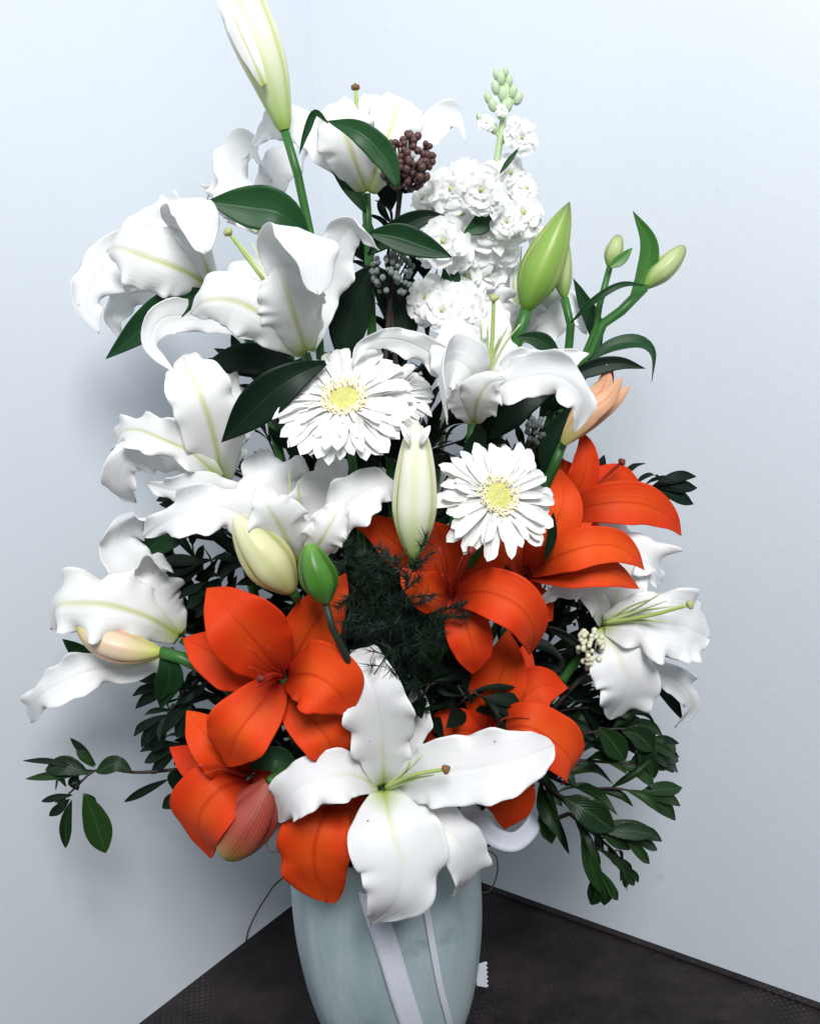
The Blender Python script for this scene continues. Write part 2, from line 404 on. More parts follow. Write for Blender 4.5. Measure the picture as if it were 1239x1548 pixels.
# ------------------------------------------------------------------ vase
VX = at(588, 1400, 80)[0]; VY = .80
AX = np.array((VX, VY, 0))
def vase_mat():
    N = NT('teal_glazed_ceramic'); tc = N.obj()
    mp = N.n('ShaderNodeMapping'); mp.inputs['Scale'].default_value = (7, 7, 1.5); N.l(tc, mp.inputs[0])
    drip = N.noise(mp.outputs[0], 2.6, 4.0, .55); blot = N.noise(tc, 14.0, 5.0, .6); fine = N.noise(tc, 260.0, 2.0)
    c = N.ramp(drip, [(.30, (.20, .265, .285)), (.48, (.27, .345, .36)), (.66, (.40, .47, .475))])
    m = N.math('MINIMUM', N.math('MULTIPLY', N.math('MAXIMUM', N.math('SUBTRACT', blot, .60), 0.0), 6.0), 1.0)
    c = N.mix(N.math('MULTIPLY', m, .7), c, (.06, .10, .14))
    c = N.mix(N.math('MULTIPLY', fine, .12), c, (.5, .55, .55))
    N.l(c, N.b.inputs['Base Color']); N.b.inputs['Roughness'].default_value = .42
    N.l(N.bump(N.math('ADD', fine, N.math('MULTIPLY', drip, 3.0)), .12, .002), N.b.inputs['Normal'])
    return N.m
prof = [(0, .0), (.040, .0), (.044, .004), (.047, .02), (.052, .045), (.0635, .081), (.0745, .1165), (.0815, .153), (.0855, .19), (.0865, .225), (.0850, .26), (.080, .285), (.076, .298), (.074, .303), (.071, .300), (.072, .285), (.077, .26), (.079, .22), (.078, .17), (.06, .09), (.035, .03), (0, .028)]
def lathe(name, prof, mat, parent, origin, k=64):
    P = catmull([(r, 0, z) for r, z in prof], len(prof) * 3); V = []; Fc = []
    for p in P:
        for j in range(k):
            a = 6.2832 * j / k; V.append((max(p[0], 1e-5) * math.cos(a), max(p[0], 1e-5) * math.sin(a), p[2]))
    n = len(P)
    for i in range(n - 1):
        for j in range(k): Fc.append((i * k + j, i * k + (j + 1) % k, (i + 1) * k + (j + 1) % k, (i + 1) * k + j))
    return mesh_obj(name, np.array(V) + np.array(origin), Fc, mat, parent, origin=origin)
vase = lathe('vase', prof, vase_mat(), None, AX + np.array((0, 0, .0005)))
tag(vase, 'pale teal glazed ceramic vase with streaks and dark blotches, standing on the dark floor', 'vase')

MOUTH_I = [0]
def stem_to_vase(parent, pts, Y, r=.0036, mat='stem', vase_in=True, name='stem'):
    """stalk through the given picture points, then down into the vase mouth"""
    P = pix(pts, Y)
    i = MOUTH_I[0]; MOUTH_I[0] += 1
    a = i * 2.39996; rr = .058 * math.sqrt(((i * 7) % 40 + .5) / 40)
    m = AX + np.array((rr * math.cos(a), rr * math.sin(a), .30)); low = AX + np.array((rr * .4 * math.cos(a), rr * .4 * math.sin(a), .10))
    last = P[-1]; hd = m - last
    mid = last + hd * .55 + np.array((0, 0, -.03)) * min(1, np.linalg.norm(hd) * 3)
    out = P + ([mid] if np.linalg.norm(hd) > .06 else []) + [m, low]
    return tube(parent, out, (r, r * 1.15), mat, name, n=26)

# ------------------------------------------------------------------ lilies
def lily(label, base, Y, petals, stem=(), mat='white', pist=None, fils=(), leaves=(), group=None, name=None, opts=None):
    o = thing(name or ('white_lily' if mat == 'white' else 'orange_lily'), label, 'lily', at(base[0], base[1], Y), group)
    dflt = dict(ruf=.25, rk=2.9, cup=.12, q=.8) if mat == 'white' else dict(ruf=.045, rk=1.6, cup=.15, pk=.47, q=.95, b=.34)
    for p in petals:
        kw = dict(dflt); kw.update(opts or {})
        if len(p) > 2: kw.update(p[2])
        pm = kw.pop('mat', mat)
        petal(o, p[0], p[1], Y, pm, **kw)
    fm, pm, sm = ('fil', 'pist', 'stigma') if mat == 'white' else ('ofil', 'ofil', 'ostig')
    if pist:
        pp = pix(pist[0], Y); ps = tube(o, pp, (.0019, .0013), pm, 'pistil', 14)
        d = unit(pp[-1] - pp[-2])
        q = Vector(d).to_track_quat('Z', 'Y')
        s = blob(ps, pp[-1], .0034 if mat == 'white' else .0032, pist[1] if len(pist) > 1 else sm, 'stigma', 2, (1, 1, .75), 3)
        s.rotation_mode = 'QUATERNION'; s.rotation_quaternion = q
    for f in fils:
        tube(o, pix(f, Y), (.0015, .0005), fm, 'filament', 10, 5)
    b = at(base[0], base[1], Y)
    st = [(base[0], base[1])] + list(stem)
    stem_to_vase(o, st, Y + (1.6 if mat == 'orange' else .8), .0038)
    for lf in leaves: leaf(o, lf[0], lf[1], lf[2] if len(lf) > 2 else Y, lf[3] if len(lf) > 3 else 'leaf', **(lf[4] if len(lf) > 4 else {}))
    return o

OUT = dict(cup=-.30, mat='whiteb', ruf=.13)      # petal seen from its outside: edges bend away
lily('white lily standing above the brown berries, brown tipped pistil rising over it', (553, 292), 82, [
    ([(553, 290, 0), (505, 232, -1), (455, 190, -1), (412, 188, 0), (380, 222, 2)], 60),
    ([(550, 288, 0), (505, 225, 2), (475, 205, 4), (460, 225, 5), (456, 262, 5)], 40),
    ([(553, 290, -1), (530, 225, -4), (515, 175, -4), (522, 145, -2)], 92, OUT),
    ([(556, 290, -1), (580, 225, -3), (598, 172, -2), (612, 150, 0), (622, 160, 2)], 92, OUT),
    ([(558, 288, 1), (610, 225, 3), (650, 188, 5), (688, 180, 6), (704, 216, 6)], 56),
    ([(553, 288, 2), (548, 220, 4), (560, 165, 6), (575, 145, 8)], 80)],
    [(556, 345)], pist=([(553, 270, 0), (541, 190, 0), (537, 131, 0)],),
    leaves=[([(602, 283, -6), (582, 238, -6), (545, 200, -6), (494, 182, -5)], 40, 80), ([(496, 186), (476, 170), (462, 200), (452, 234)], 13, 76),
            ([(553, 322), (532, 285), (505, 245), (470, 218)], 27, 81), ([(558, 352), (600, 358), (640, 372), (684, 389)], 44, 76),
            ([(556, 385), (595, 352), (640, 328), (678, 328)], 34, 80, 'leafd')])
lily('pale white lily half hidden behind the broad leaf below the tallest bud', (395, 352), 87, [
    ([(395, 350, 0), (360, 290, -1), (348, 240, 0), (378, 226, 1), (412, 276, 2)], 58),
    ([(395, 350, 0), (345, 300, 1), (325, 272, 2), (312, 305, 3)], 52),
    ([(395, 350, 0), (405, 290, 2), (425, 240, 3), (445, 215, 5)], 50),
    ([(395, 350, 0), (370, 320, 3), (345, 310, 5), (320, 320, 6)], 50)], [(420, 420)])
lily('white trumpet lily pointing at the left wall above a pointed green leaf', (325, 437), 80, [
    ([(325, 437, 0), (275, 408, -2), (220, 388, -3), (180, 375, -3), (162, 380, -1)], 104, OUT),
    ([(325, 434, -1), (300, 375, -2), (272, 325, -2), (274, 300, -4), (298, 322, -6.5), (308, 384, -7)], 66, dict(ruf=.09, pk=.76, q=.5)),
    ([(324, 436, 0), (250, 405, 1), (190, 392, 2), (150, 415, 1), (132, 458, 0), (150, 505, 0)], 78),
    ([(322, 436, 2), (255, 380, 4), (205, 345, 5), (170, 365, 6)], 80),
    ([(322, 436, 2), (260, 430, 4), (205, 440, 5), (170, 480, 4), (188, 512, 5)], 50),
    ([(324, 436, 1), (280, 370, 3), (240, 320, 5), (215, 315, 7)], 70)],
    [(335, 450), (380, 520)], leaves=[([(318, 440), (270, 455), (222, 490), (159, 543)], 50, 79)])
lily('white trumpet lily with a folded over petal, above dark leaves beside the larger daisy', (462, 534), 74, [
    ([(462, 532, 0), (405, 482, -3), (355, 455, -4), (310, 455, -4), (288, 475, -2)], 92, OUT),
    ([(462, 532, -1), (440, 460, -4), (425, 412, -4), (412, 392, -3)], 104, OUT),
    ([(464, 530, 0), (458, 450, -3), (432, 375, -4), (446, 345, -6), (474, 370, -8.5), (482, 446, -9)], 96, dict(ruf=.09, pk=.76, q=.5)),
    ([(466, 530, 2), (490, 440, 3), (508, 375, 2), (538, 342, 1), (572, 378, 0)], 66),
    ([(455, 530, 2), (370, 485, 4), (295, 478, 5), (245, 482, 4), (228, 522, 3), (264, 564, 3)], 54),
    ([(460, 530, 2), (400, 440, 4), (365, 405, 5), (335, 420, 5)], 60)],
    [(470, 560)], pist=([(455, 500, -1), (400, 425, -2), (345, 350, -3)], 'stigmag'),
    fils=[[(450, 490, 0), (405, 420, 0), (362, 368, 0)], [(450, 490, 0), (410, 420, 0), (380, 366, 0)], [(450, 490, 1), (415, 420, 1), (392, 362, 1)]],
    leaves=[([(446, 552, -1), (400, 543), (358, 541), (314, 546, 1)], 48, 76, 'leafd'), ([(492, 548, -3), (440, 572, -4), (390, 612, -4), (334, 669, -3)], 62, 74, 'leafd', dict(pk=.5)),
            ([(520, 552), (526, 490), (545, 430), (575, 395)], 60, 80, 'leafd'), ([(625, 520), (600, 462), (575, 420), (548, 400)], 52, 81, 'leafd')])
lily('white lily with yellow green midribs and curled tips, under the long dark leaf', (337, 729), 75, [
    ([(337, 728, 0), (322, 655, -3), (302, 595, -4), (284, 556, -2), (274, 538, 1)], 98, dict(ruf=.10, mat='whiteb')),
    ([(342, 726, 0), (340, 650, 0), (348, 590, 1), (358, 562, 2)], 56, dict(mat='whiteb')),
    ([(334, 725, -1), (290, 685, -3), (245, 664, -4), (208, 650, -3), (182, 656, -1), (180, 688, 1)], 58, dict(mat='whiteb')),
    ([(334, 726, 0), (270, 692, 0), (222, 682, -1), (188, 700, -2), (182, 738, -1), (206, 760, 1)], 58),
    ([(336, 726, 2), (300, 660, 5), (260, 640, 7), (225, 660, 8)], 56),
    ([(340, 726, 1), (348, 660, 3), (368, 610, 4), (372, 580, 6)], 60)], [(350, 770)])
lily('white lily opening upwards behind the cream bud and the green bud, ruffled petals stretching left', (466, 850), 72, [
    ([(455, 850, 0), (425, 775, 1), (402, 720, 1), (392, 678, 3)], 118),
    ([(468, 850, 0), (486, 775, 0), (496, 722, 0), (502, 688, 2)], 96),
    ([(450, 850, -2), (425, 800, -5), (402, 762, -6), (386, 738, -5)], 90, OUT),
    ([(470, 850, -1), (502, 790, -3), (545, 750, -3), (588, 735, -2), (612, 775, -1)], 72),
    ([(445, 850, -1), (390, 795, -3), (335, 768, -4), (270, 780, -4), (215, 812, -2)], 72, dict(ruf=.30)),
    ([(450, 848, 1), (370, 772, 1), (312, 738, 0), (262, 742, 0), (222, 730, 2)], 56),
    ([(466, 850, -3), (490, 810, -5), (510, 775, -5), (522, 752, -4)], 60, OUT)],
    [(480, 880)], fils=[[(455, 800, 0), (440, 750, -1), (437, 712, -1)], [(460, 800, 0), (452, 755, -1), (450, 730, -1)]],
    leaves=[([(300, 795, 3), (255, 806, 3), (203, 852, 3)], 48, 76, 'leaf'), ([(500, 700), (540, 705), (585, 720)], 44, 76, 'leafd')])
lily('white trumpet lily lying on its side by the left wall, wrapped round the blush bud', (274, 966), 77, [
    ([(272, 962, -1), (222, 932, -3), (165, 915, -4), (120, 912, -4), (84, 918, -3), (78, 952, -1)], 104, dict(cup=-.22, mat='whiteb')),
    ([(272, 960, -1), (238, 920, -2), (212, 885, -2), (196, 862, -1)], 100, OUT),
    ([(272, 962, 0), (235, 890, 1), (200, 850, 1), (180, 815, 1), (205, 785, 0), (248, 788, -1)], 64),
    ([(272, 962, 0), (248, 905, 0), (222, 868, -1), (232, 838, -3), (262, 866, -4)], 44),
    ([(265, 985, 0), (205, 1008, -1), (145, 1012, -2), (90, 1035, -3), (58, 1055, -3), (48, 1093, -1)], 58),
    ([(272, 964, 1), (240, 870, 4), (225, 840, 5), (220, 815, 6)], 60)],
    [(300, 985)], leaves=[([(246, 985, -3), (256, 1020, -3), (243, 1072, -2)], 42, 76), ([(150, 1004), (122, 988), (94, 966)], 26, 80, 'leaf')])
lily('wide open white lily beside the larger daisy, a long wavy petal under the green buds', (714, 642), 73, [
    ([(720, 625, 0), (708, 565, 0), (692, 520, 0), (684, 478, 1)], 100, dict(ruf=.12)),
    ([(722, 605, -1), (712, 562, -4), (685, 545, -5), (664, 572, -7.5), (676, 642, -7)], 96, dict(ruf=.08, pk=.66, q=.6)),
    ([(718, 620, 1), (680, 562, 1), (640, 528, 0), (592, 512, -1), (548, 522, -2), (532, 553, -2)], 44),
    ([(722, 625, -1), (752, 585, -4), (805, 568, -5), (850, 572, -6), (880, 605, -6), (868, 656, -5)], 66, dict(ruf=.34)),
    ([(724, 620, 0), (770, 562, 0), (830, 550, 0), (890, 534, 0)], 50),
    ([(716, 640, -2), (722, 605, -5), (740, 580, -6), (765, 575, -6)], 70, OUT),
    ([(714, 640, -2), (700, 605, -4), (690, 580, -5)], 50, OUT),
    ([(720, 620, 2), (740, 545, 4), (748, 490, 5), (752, 450, 6)], 66)],
    [(712, 670)], pist=([(724, 600, -2), (742, 530, -3), (746, 450, -4)], 'stigmag'),
    fils=[[(726, 590, -2), (728, 530, -3), (726, 484, -4)], [(728, 590, -2), (750, 530, -3), (768, 492, -4)], [(728, 590, -2), (760, 525, -3), (786, 490, -4)],
          [(727, 590, -2), (736, 530, -3), (737, 492, -4)], [(728, 590, -2), (745, 535, -3), (758, 505, -4)]],
    leaves=[([(846, 541), (815, 514), (780, 508)], 27, 76), ([(735, 665, 0), (768, 615, -1), (810, 588, -1), (850, 580, 0)], 66, 76, 'leafd'),
            ([(822, 720, 0), (838, 660, 0), (868, 610, 0)], 40, 78, 'leafd'), ([(700, 700), (722, 665), (722, 635)], 30, 72, 'leafd')])
lily('white lily tucked behind the big green bud, thin stamens showing', (776, 514), 84, [
    ([(775, 512, 0), (745, 460, -1), (738, 425, -1), (755, 402, 0)], 62),
    ([(778, 512, 0), (800, 450, 0), (822, 415, 2), (842, 412, 3)], 70),
    ([(780, 512, 0), (830, 485, 0), (868, 462, 0), (886, 505, 1)], 60),
    ([(772, 512, 2), (770, 440, 3), (776, 390, 4)], 60),
    ([(772, 514, -1), (735, 490, -2), (715, 455, -2), (725, 425, -1)], 60)], [(770, 560)],
    fils=[[(778, 480), (784, 425), (788, 372)], [(778, 480), (792, 425), (801, 370)], [(778, 480), (776, 430), (774, 385)]])
lily('large white lily facing out over the vase, brown tipped pistil, lowest bloom', (582, 1192), 68, [
    ([(580, 1188, 0), (578, 1120, -2), (565, 1050, -3), (548, 1005, -2), (535, 984, 0)], 104, dict(ruf=.09, q=.6)),
    ([(588, 1185, 1), (612, 1120, 2), (622, 1065, 3), (600, 1010, 4)], 60),
    ([(590, 1190, 0), (650, 1172, -3), (720, 1162, -4), (790, 1146, -4), (838, 1128, -2)], 108, dict(pk=.55, q=.6, ruf=.075, rk=3.2)),
    ([(572, 1188, 0), (530, 1172, -2), (480, 1180, -3), (440, 1202, -3), (420, 1242, -1)], 82, dict(ruf=.12)),
    ([(580, 1195, -1), (592, 1250, -4), (608, 1310, -5), (598, 1365, -5), (560, 1398, -3)], 140, dict(pk=.34, q=.95, ruf=.09, rk=2.0)),
    ([(590, 1195, 0), (645, 1240, -2), (695, 1275, -3), (708, 1325, -2), (680, 1357, 0)], 78, dict(ruf=.14, pk=.4))],
    (), pist=([(584, 1190, -1), (625, 1172, -4), (674, 1163, -6)],),
    fils=[[(586, 1186, -1), (615, 1165, -3), (640, 1140, -4)], [(586, 1190, -1), (620, 1178, -3), (655, 1172, -5)], [(586, 1186, -1), (610, 1168, -3), (622, 1148, -4)], [(586, 1192, -1), (615, 1182, -3), (632, 1178, -4)]],
    leaves=[([(520, 1235, 2), (532, 1280, 1), (518, 1322, 0)], 30, 74, 'leafd')])
lily('white lily facing the right wall, long green pistil reaching out over its petals', (908, 945), 76, [
    ([(910, 945, 0), (902, 905, -2), (872, 884, -3), (835, 900, -3), (818, 914, -2)], 46),
    ([(912, 940, 1), (938, 885, 0), (960, 835, 0), (985, 850, 0), (1000, 880, 2)], 80),
    ([(910, 938, 2), (918, 860, 3), (928, 810, 3), (905, 782, 4)], 84),
    ([(912, 945, -1), (970, 942, -3), (1030, 948, -3), (1072, 966, -1)], 108, dict(q=.5, ruf=.16, rk=2.4, pk=.55)),
    ([(910, 948, -1), (938, 1000, -3), (948, 1045, -3), (920, 1088, -1)], 98, dict(pk=.42, ruf=.12, rk=2.0)),
    ([(912, 948, 0), (975, 1005, 1), (1025, 1032, 1), (1045, 1068, 2), (1020, 1100, 3)], 42)],
    (), pist=([(912, 942, -1), (975, 932, -4), (1043, 914, -6)], 'stigmag'),
    fils=[[(914, 940, -1), (960, 920, -3), (1000, 896, -5)], [(914, 942, -1), (955, 935, -3), (990, 938, -5)], [(914, 940, -1), (965, 925, -3), (1018, 916, -5)], [(914, 940, -1), (950, 918, -3), (985, 905, -5)], [(914, 941, -1), (955, 927, -3), (1008, 908, -5)], [(914, 943, -1), (958, 938, -3), (1012, 940, -5)]],
    leaves=[([(975, 1000, 2), (1005, 1040, 2), (1032, 1090, 2)], 26, 78, 'leafd')])

OB = dict(cup=.2)
lily('large orange lily facing forward beside the green bud, left of the big white bloom', (428, 1024), 69, [
    ([(425, 1020, 0), (390, 975, -2), (350, 930, -3), (312, 889, -1)], 116, dict(pk=.5)),
    ([(420, 1025, 1), (365, 1005, 1), (315, 985, 1), (276, 965, 2)], 88),
    ([(422, 1030, -1), (392, 1068, -3), (358, 1112, -4), (345, 1160, -2)], 98),
    ([(435, 1032, 0), (465, 1078, -2), (495, 1118, -3), (512, 1156, -1)], 84),
    ([(435, 1022, -1), (470, 1020, -4), (506, 1042, -5), (530, 1080, -4)], 108, dict(pk=.6)),
    ([(435, 1015, 1), (465, 960, 0), (500, 908, 0), (523, 866, 1)], 84)],
    (), 'orange', pist=([(428, 1022, -1), (412, 1020, -4), (394, 1026, -6)],),
    fils=[[(428, 1020, -1), (405, 1005, -4), (374, 978, -5)], [(430, 1020, -1), (422, 1000, -4), (404, 976, -5)], [(426, 1022, -1), (400, 1018, -4), (376, 1008, -5)], [(428, 1024, -1), (405, 1030, -4), (388, 1040, -5)]],
    leaves=[([(450, 1168), (415, 1148), (376, 1162)], 40, 70, 'leaf')])
lily('orange lily under the smaller daisy with one petal arching over the white lily side', (682, 900), 70, [
    ([(684, 905, 0), (655, 898, -3), (628, 882, -4), (606, 858, -3)], 66, dict(pk=.55)),
    ([(680, 890, 1), (672, 840, 1), (655, 788, 2)], 96),
    ([(688, 890, 0), (715, 850, 0), (748, 820, 0), (780, 800, 2)], 78),
    ([(685, 902, -1), (735, 895, -4), (785, 918, -5), (806, 955, -4), (800, 990, -2)], 80),
    ([(685, 905, -1), (705, 950, -3), (716, 988, -3), (714, 1019, -2)], 68),
    ([(678, 890, 2), (620, 840, 3), (570, 800, 3), (528, 788, 4)], 62)],
    (), 'orange', fils=[[(684, 898, -1), (672, 865, -4), (664, 828, -5)], [(684, 898, -1), (665, 870, -4), (655, 845, -5)], [(684, 898, -1), (690, 865, -4), (700, 840, -5)]],
    pist=([(684, 896, -1), (698, 860, -4), (712, 832, -6)],))
lily('orange lily seen from the side right of the smaller daisy, over a white petal', (798, 868), 74, [
    ([(800, 862, 0), (828, 812, -1), (850, 762, -1), (846, 708, 1)], 72),
    ([(800, 865, -1), (858, 835, -4), (918, 824, -4), (958, 842, -3), (974, 862, -2)], 60),
    ([(800, 870, -1), (860, 868, -3), (920, 866, -3), (966, 890, -1)], 46),
    ([(795, 870, 1), (792, 835, 2), (812, 795, 3)], 66), ([(795, 872, 0), (800, 910, 0), (835, 938, 1)], 66),
    ([(802, 862, 0), (850, 820, -1), (895, 790, -1)], 50)],
    (), 'orange', leaves=[([(836, 775, -4), (833, 815, -4), (822, 852, -4)], 15, 74, 'leafd')])
lily('orange lily deepest in the right side, thin red pistil pointing at the wall', (846, 776), 79, [
    ([(850, 775, 0), (878, 730, -1), (886, 685, -1), (878, 650, 0)], 46),
    ([(848, 775, 1), (852, 730, 1), (838, 690, 2)], 66),
    ([(850, 778, -1), (910, 762, -3), (968, 762, -3), (1010, 782, -2), (1030, 810, -1)], 66),
    ([(850, 775, 0), (895, 742, 0), (935, 728, 0), (972, 742, 1)], 62),
    ([(848, 780, 1), (880, 800, 2), (910, 815, 3)], 60)],
    (), 'orange', pist=([(852, 772, -1), (910, 724, -1), (940, 698, -2)],))
lily('orange lily drooping behind the right petal of the lowest white bloom', (736, 1112), 72, [
    ([(735, 1110, 0), (745, 1055, -1), (762, 1005, -1), (768, 952, 0)], 88),
    ([(738, 1108, 0), (778, 1065, 0), (818, 1038, 0), (858, 1040, 1)], 78),
    ([(738, 1112, -1), (790, 1098, -4), (835, 1120, -4), (864, 1155, -3), (848, 1188, -1)], 86),
    ([(732, 1112, 0), (700, 1105, -1), (668, 1105, -1), (644, 1125, 0)], 64),
    ([(738, 1115, 0), (762, 1180, -1), (772, 1222, -1), (762, 1254, 0)], 80),
    ([(735, 1110, 1), (775, 1040, 2), (790, 1000, 3), (795, 970, 4)], 60)], (), 'orange',
    fils=[[(738, 1108, -1), (765, 1085, -3), (800, 1086, -4)]])
lily('orange lily hanging at the lower left, open mouth turned to the leafy twig', (378, 1176), 71, [
    ([(375, 1175, 0), (338, 1138, -3), (305, 1105, -3), (282, 1074, -1)], 78),
    ([(372, 1176, 0), (330, 1160, 0), (290, 1150, 1), (256, 1130, 2)], 62),
    ([(372, 1178, -1), (330, 1195, -4), (300, 1240, -4), (318, 1298, -2)], 104, dict(pk=.45)),
    ([(382, 1178, 0), (420, 1185, 0), (458, 1195, 1)], 74), ([(378, 1178, 1), (400, 1220, 2), (415, 1260, 3)], 70)],
    (), 'orange', fils=[[(372, 1174, -1), (335, 1158, -4), (295, 1158, -5)], [(372, 1174, -1), (335, 1163, -4), (305, 1172, -5)]])
lily('orange lily bending down over the vase front, one broad petal hanging', (505, 1212), 70, [
    ([(502, 1212, 0), (482, 1252, -3), (474, 1305, -3), (492, 1364, -1)], 112, dict(pk=.42, q=.5)),
    ([(498, 1212, 0), (455, 1222, 0), (420, 1252, 1)], 52), ([(508, 1212, 1), (540, 1235, 3), (560, 1270, 4)], 60)], (), 'orange')

# ------------------------------------------------------------------ buds
def bud(label, pts, w, Y, mat, stem=(), pk=.42, gape=0, q=.8, leaves=(), name='lily_bud', r=.0034, cat='bud', b=.3, smat='stem'):
    P = pix(pts, Y); o = thing(name, label, cat, P[0])
    n, k = 30, 36
    C = catmull(P, n); T = np.gradient(C, axis=0); R = px2m(w, P[len(P) // 2]) / 2
    t = np.linspace(0, 1, n); rr = R * prof_lily(t, pk, b, q); rr[0] *= .8
    if gape: rr = np.maximum(rr, R * gape * np.clip(t * 3, 0, 1))
    s = unit(np.cross(T[0], (C[0] - CAM))); V = []; UV = []; Fc = []
    for i in range(n):
        tt = unit(T[i]); s = unit(s - tt * s.dot(tt)); qv = np.cross(tt, s)
        for j in range(k + 1):
            u = j / k; a = 6.2832 * u + .5
            # six tepals: three broad lobes with seams and a low keel on each
            g = abs(math.sin(u * 6.2832 * 1.5)); lob = .82 + .18 * g ** .5 + .05 * abs(math.cos(u * 6.2832 * 3)) ** 12 + .015 * math.sin(t[i] * 9 + u * 11)
            V.append(C[i] + rr[i] * lob * (math.cos(a) * s + math.sin(a) * qv)); UV.append((u, t[i]))
    for i in range(n - 1):
        for j in range(k): Fc.append((i * (k + 1) + j, i * (k + 1) + j + 1, (i + 1) * (k + 1) + j + 1, (i + 1) * (k + 1) + j))
    mesh_obj('bud', V, Fc, M[mat], o, UV)
    stem_to_vase(o, [pts[0][:2]] + list(stem), Y, r, smat)
    for lf in leaves: leaf(o, lf[0], lf[1], lf[2] if len(lf) > 2 else Y, lf[3] if len(lf) > 3 else 'leaf', **(lf[4] if len(lf) > 4 else {}))
    return o
b1 = bud('tallest greenish white bud rising above all other flowers on a bare green stalk', [(430, 196), (406, 112), (372, 22), (342, -65), (326, -130)], 76, 79, 'bud_w', [(448, 255), (466, 340), (482, 420), (487, 480), (484, 548)], pk=.48, q=.6,
         leaves=[([(466, 356, 1), (425, 322), (375, 312), (312, 304)], 66, 77, 'leaf', dict(pk=.5))])
petal(b1, [(400, 130, -2.0), (366, 55, -2.4), (345, 10, -2.4), (312, -30, -2)], 34, 79, 'whiteb', ruf=.03, cup=-.3)
b4 = bud('plump white bud with yellow green veins standing between the two large daisies', [(625, 842), (626, 780), (628, 700), (629, 638)], 70, 66, 'bud_w', [(624, 862, 3), (620, 915, 9)], pk=.40, q=.50)
for q_ in ([(620, 672, -1.4), (614, 655, -1.5), (606, 640, -1.2)], [(636, 672, -1.4), (642, 656, -1.5), (650, 643, -1.2)]):
    petal(b4, q_, 12, 66, 'whiteb', ruf=.02)
bud('cream bud with olive veins leaning left in front of the ruffled white lily', [(442, 894), (415, 860), (385, 820), (354, 778)], 78, 67, 'bud_y', [(452, 912, 3), (470, 950, 8)], pk=.4, q=.65)
bud('small glossy green bud above the fern, dark stalk', [(492, 912), (484, 880), (474, 850), (468, 820)], 60, 64, 'bud_gd', [(500, 945), (520, 985)], pk=.42, q=.62, r=.0026, smat='stemd')
bud('blush and lime bud resting inside the white lily by the left wall', [(242, 986), (200, 982), (158, 970), (116, 948)], 56, 73, 'bud_p', [(285, 1000), (350, 1046)], pk=.5, q=.6, r=.005)
bud('big lime green pointed bud right of the white stock', [(795, 468), (812, 420), (838, 360), (861, 304)], 66, 79, 'bud_g', [(785, 505), (772, 545)], pk=.35, q=.85, r=.005)
bud('slender pale green bud half behind the big lime green one', [(853, 450), (850, 420), (852, 390), (856, 352)], 30, 81, 'bud_gp', [(858, 490), (860, 540)], pk=.35)
bud('smallest pale green bud with a leaflet, on a thin upright stalk at the right', [(921, 404), (925, 388), (931, 370), (935, 354)], 28, 80, 'bud_gp', [(906, 460), (888, 525)], pk=.45, q=.5, r=.0026,
    leaves=[([(921, 404, -1), (938, 392, -1), (956, 374, -1)], 17, 80, 'leafb')])
bud('green white bud slanting towards the right wall beside an upright leaf', [(974, 434), (992, 416), (1014, 395), (1035, 371)], 36, 80, 'bud_gp', [(945, 465), (890, 538)], pk=.45, q=.5, r=.004,
    leaves=[([(953, 452), (976, 410), (980, 365), (956, 318)], 30, 80, 'leafb'), ([(862, 488, -1), (900, 452, -2), (940, 430, -2), (982, 432, -1)], 11, 80, 'leaf'),
            ([(888, 545), (925, 522), (965, 517), (986, 535), (985, 577)], 24, 79, 'leaf', dict(roll=(10, 50))), ([(905, 535), (898, 490), (880, 450), (866, 420)], 26, 83, 'leaf'),
            ([(850, 580, 0), (890, 558, 0), (935, 549, 0), (976, 557, 0)], 26, 77, 'leafd')])
pb = thing('orange_lily_bud', 'half open peach coloured bud beneath the arching leaves at the right', 'bud', at(850, 672, 77))
for pts, w in (([(850, 672, 0), (885, 618, 0), (912, 585, 0), (917, 550, 0)], 36), ([(850, 672, -1), (890, 625, -2), (920, 600, -2), (940, 570, -2)], 34), ([(850, 672, 0), (895, 632, 0), (930, 605, 0), (952, 583, 0)], 28)):
    petal(pb, pts, w, 77, 'peach', ruf=.02, cup=-.45, pk=.45)
petal(pb, [(850, 672, 1), (890, 615, 1), (915, 580, 1), (925, 555, 1)], 34, 77, 'orange', ruf=.02)
stem_to_vase(pb, [(850, 672), (838, 700)], 77)
bud('dusky red bud hanging head down by the lower left orange lily, yellow green patch', [(408, 1182), (392, 1215), (368, 1252), (340, 1294)], 86, 67, 'bud_r', [(420, 1170, 2), (440, 1160, 5)], pk=.55, q=.42, b=.25)

# ------------------------------------------------------------------ gerbera daisies
def ray_mesh(i):
    rs = random.Random(50 + i)
    P = [np.array((0, 0, 0.)), np.array((.35, 0, .05 + rs.uniform(-.01, .03))), np.array((.7, rs.uniform(-.02, .02), .06 + rs.uniform(-.03, .03))), np.array((1, rs.uniform(-.04, .04), rs.uniform(-.06, .02)))]
    V, Fc, UV = strip(P, .33, n=14, m=8, cup=rs.uniform(.05, .35), ruf=.08, rk=1.5, pk=.68, b=.35, q=.45, seed=i, rib=.05, side=np.array((0, 1., 0)))
    me = bpy.data.meshes.new('ray_petal'); me.from_pydata(V.tolist(), [], Fc)
    ul = me.uv_layers.new(name='UVMap'); li = np.zeros(len(me.loops), int); me.loops.foreach_get('vertex_index', li)
    ul.data.foreach_set('uv', np.array(UV)[li].ravel()); me.polygons.foreach_set('use_smooth', [True] * len(me.polygons))
    me.materials.append(M['ray']); return me
RAYS = [ray_mesh(i) for i in range(7)]
def frame_quat(x, z):
    x = unit(x); z = unit(z - x * z.dot(x)); y = np.cross(z, x)
    return Matrix((x, y, z)).transposed().to_quaternion()
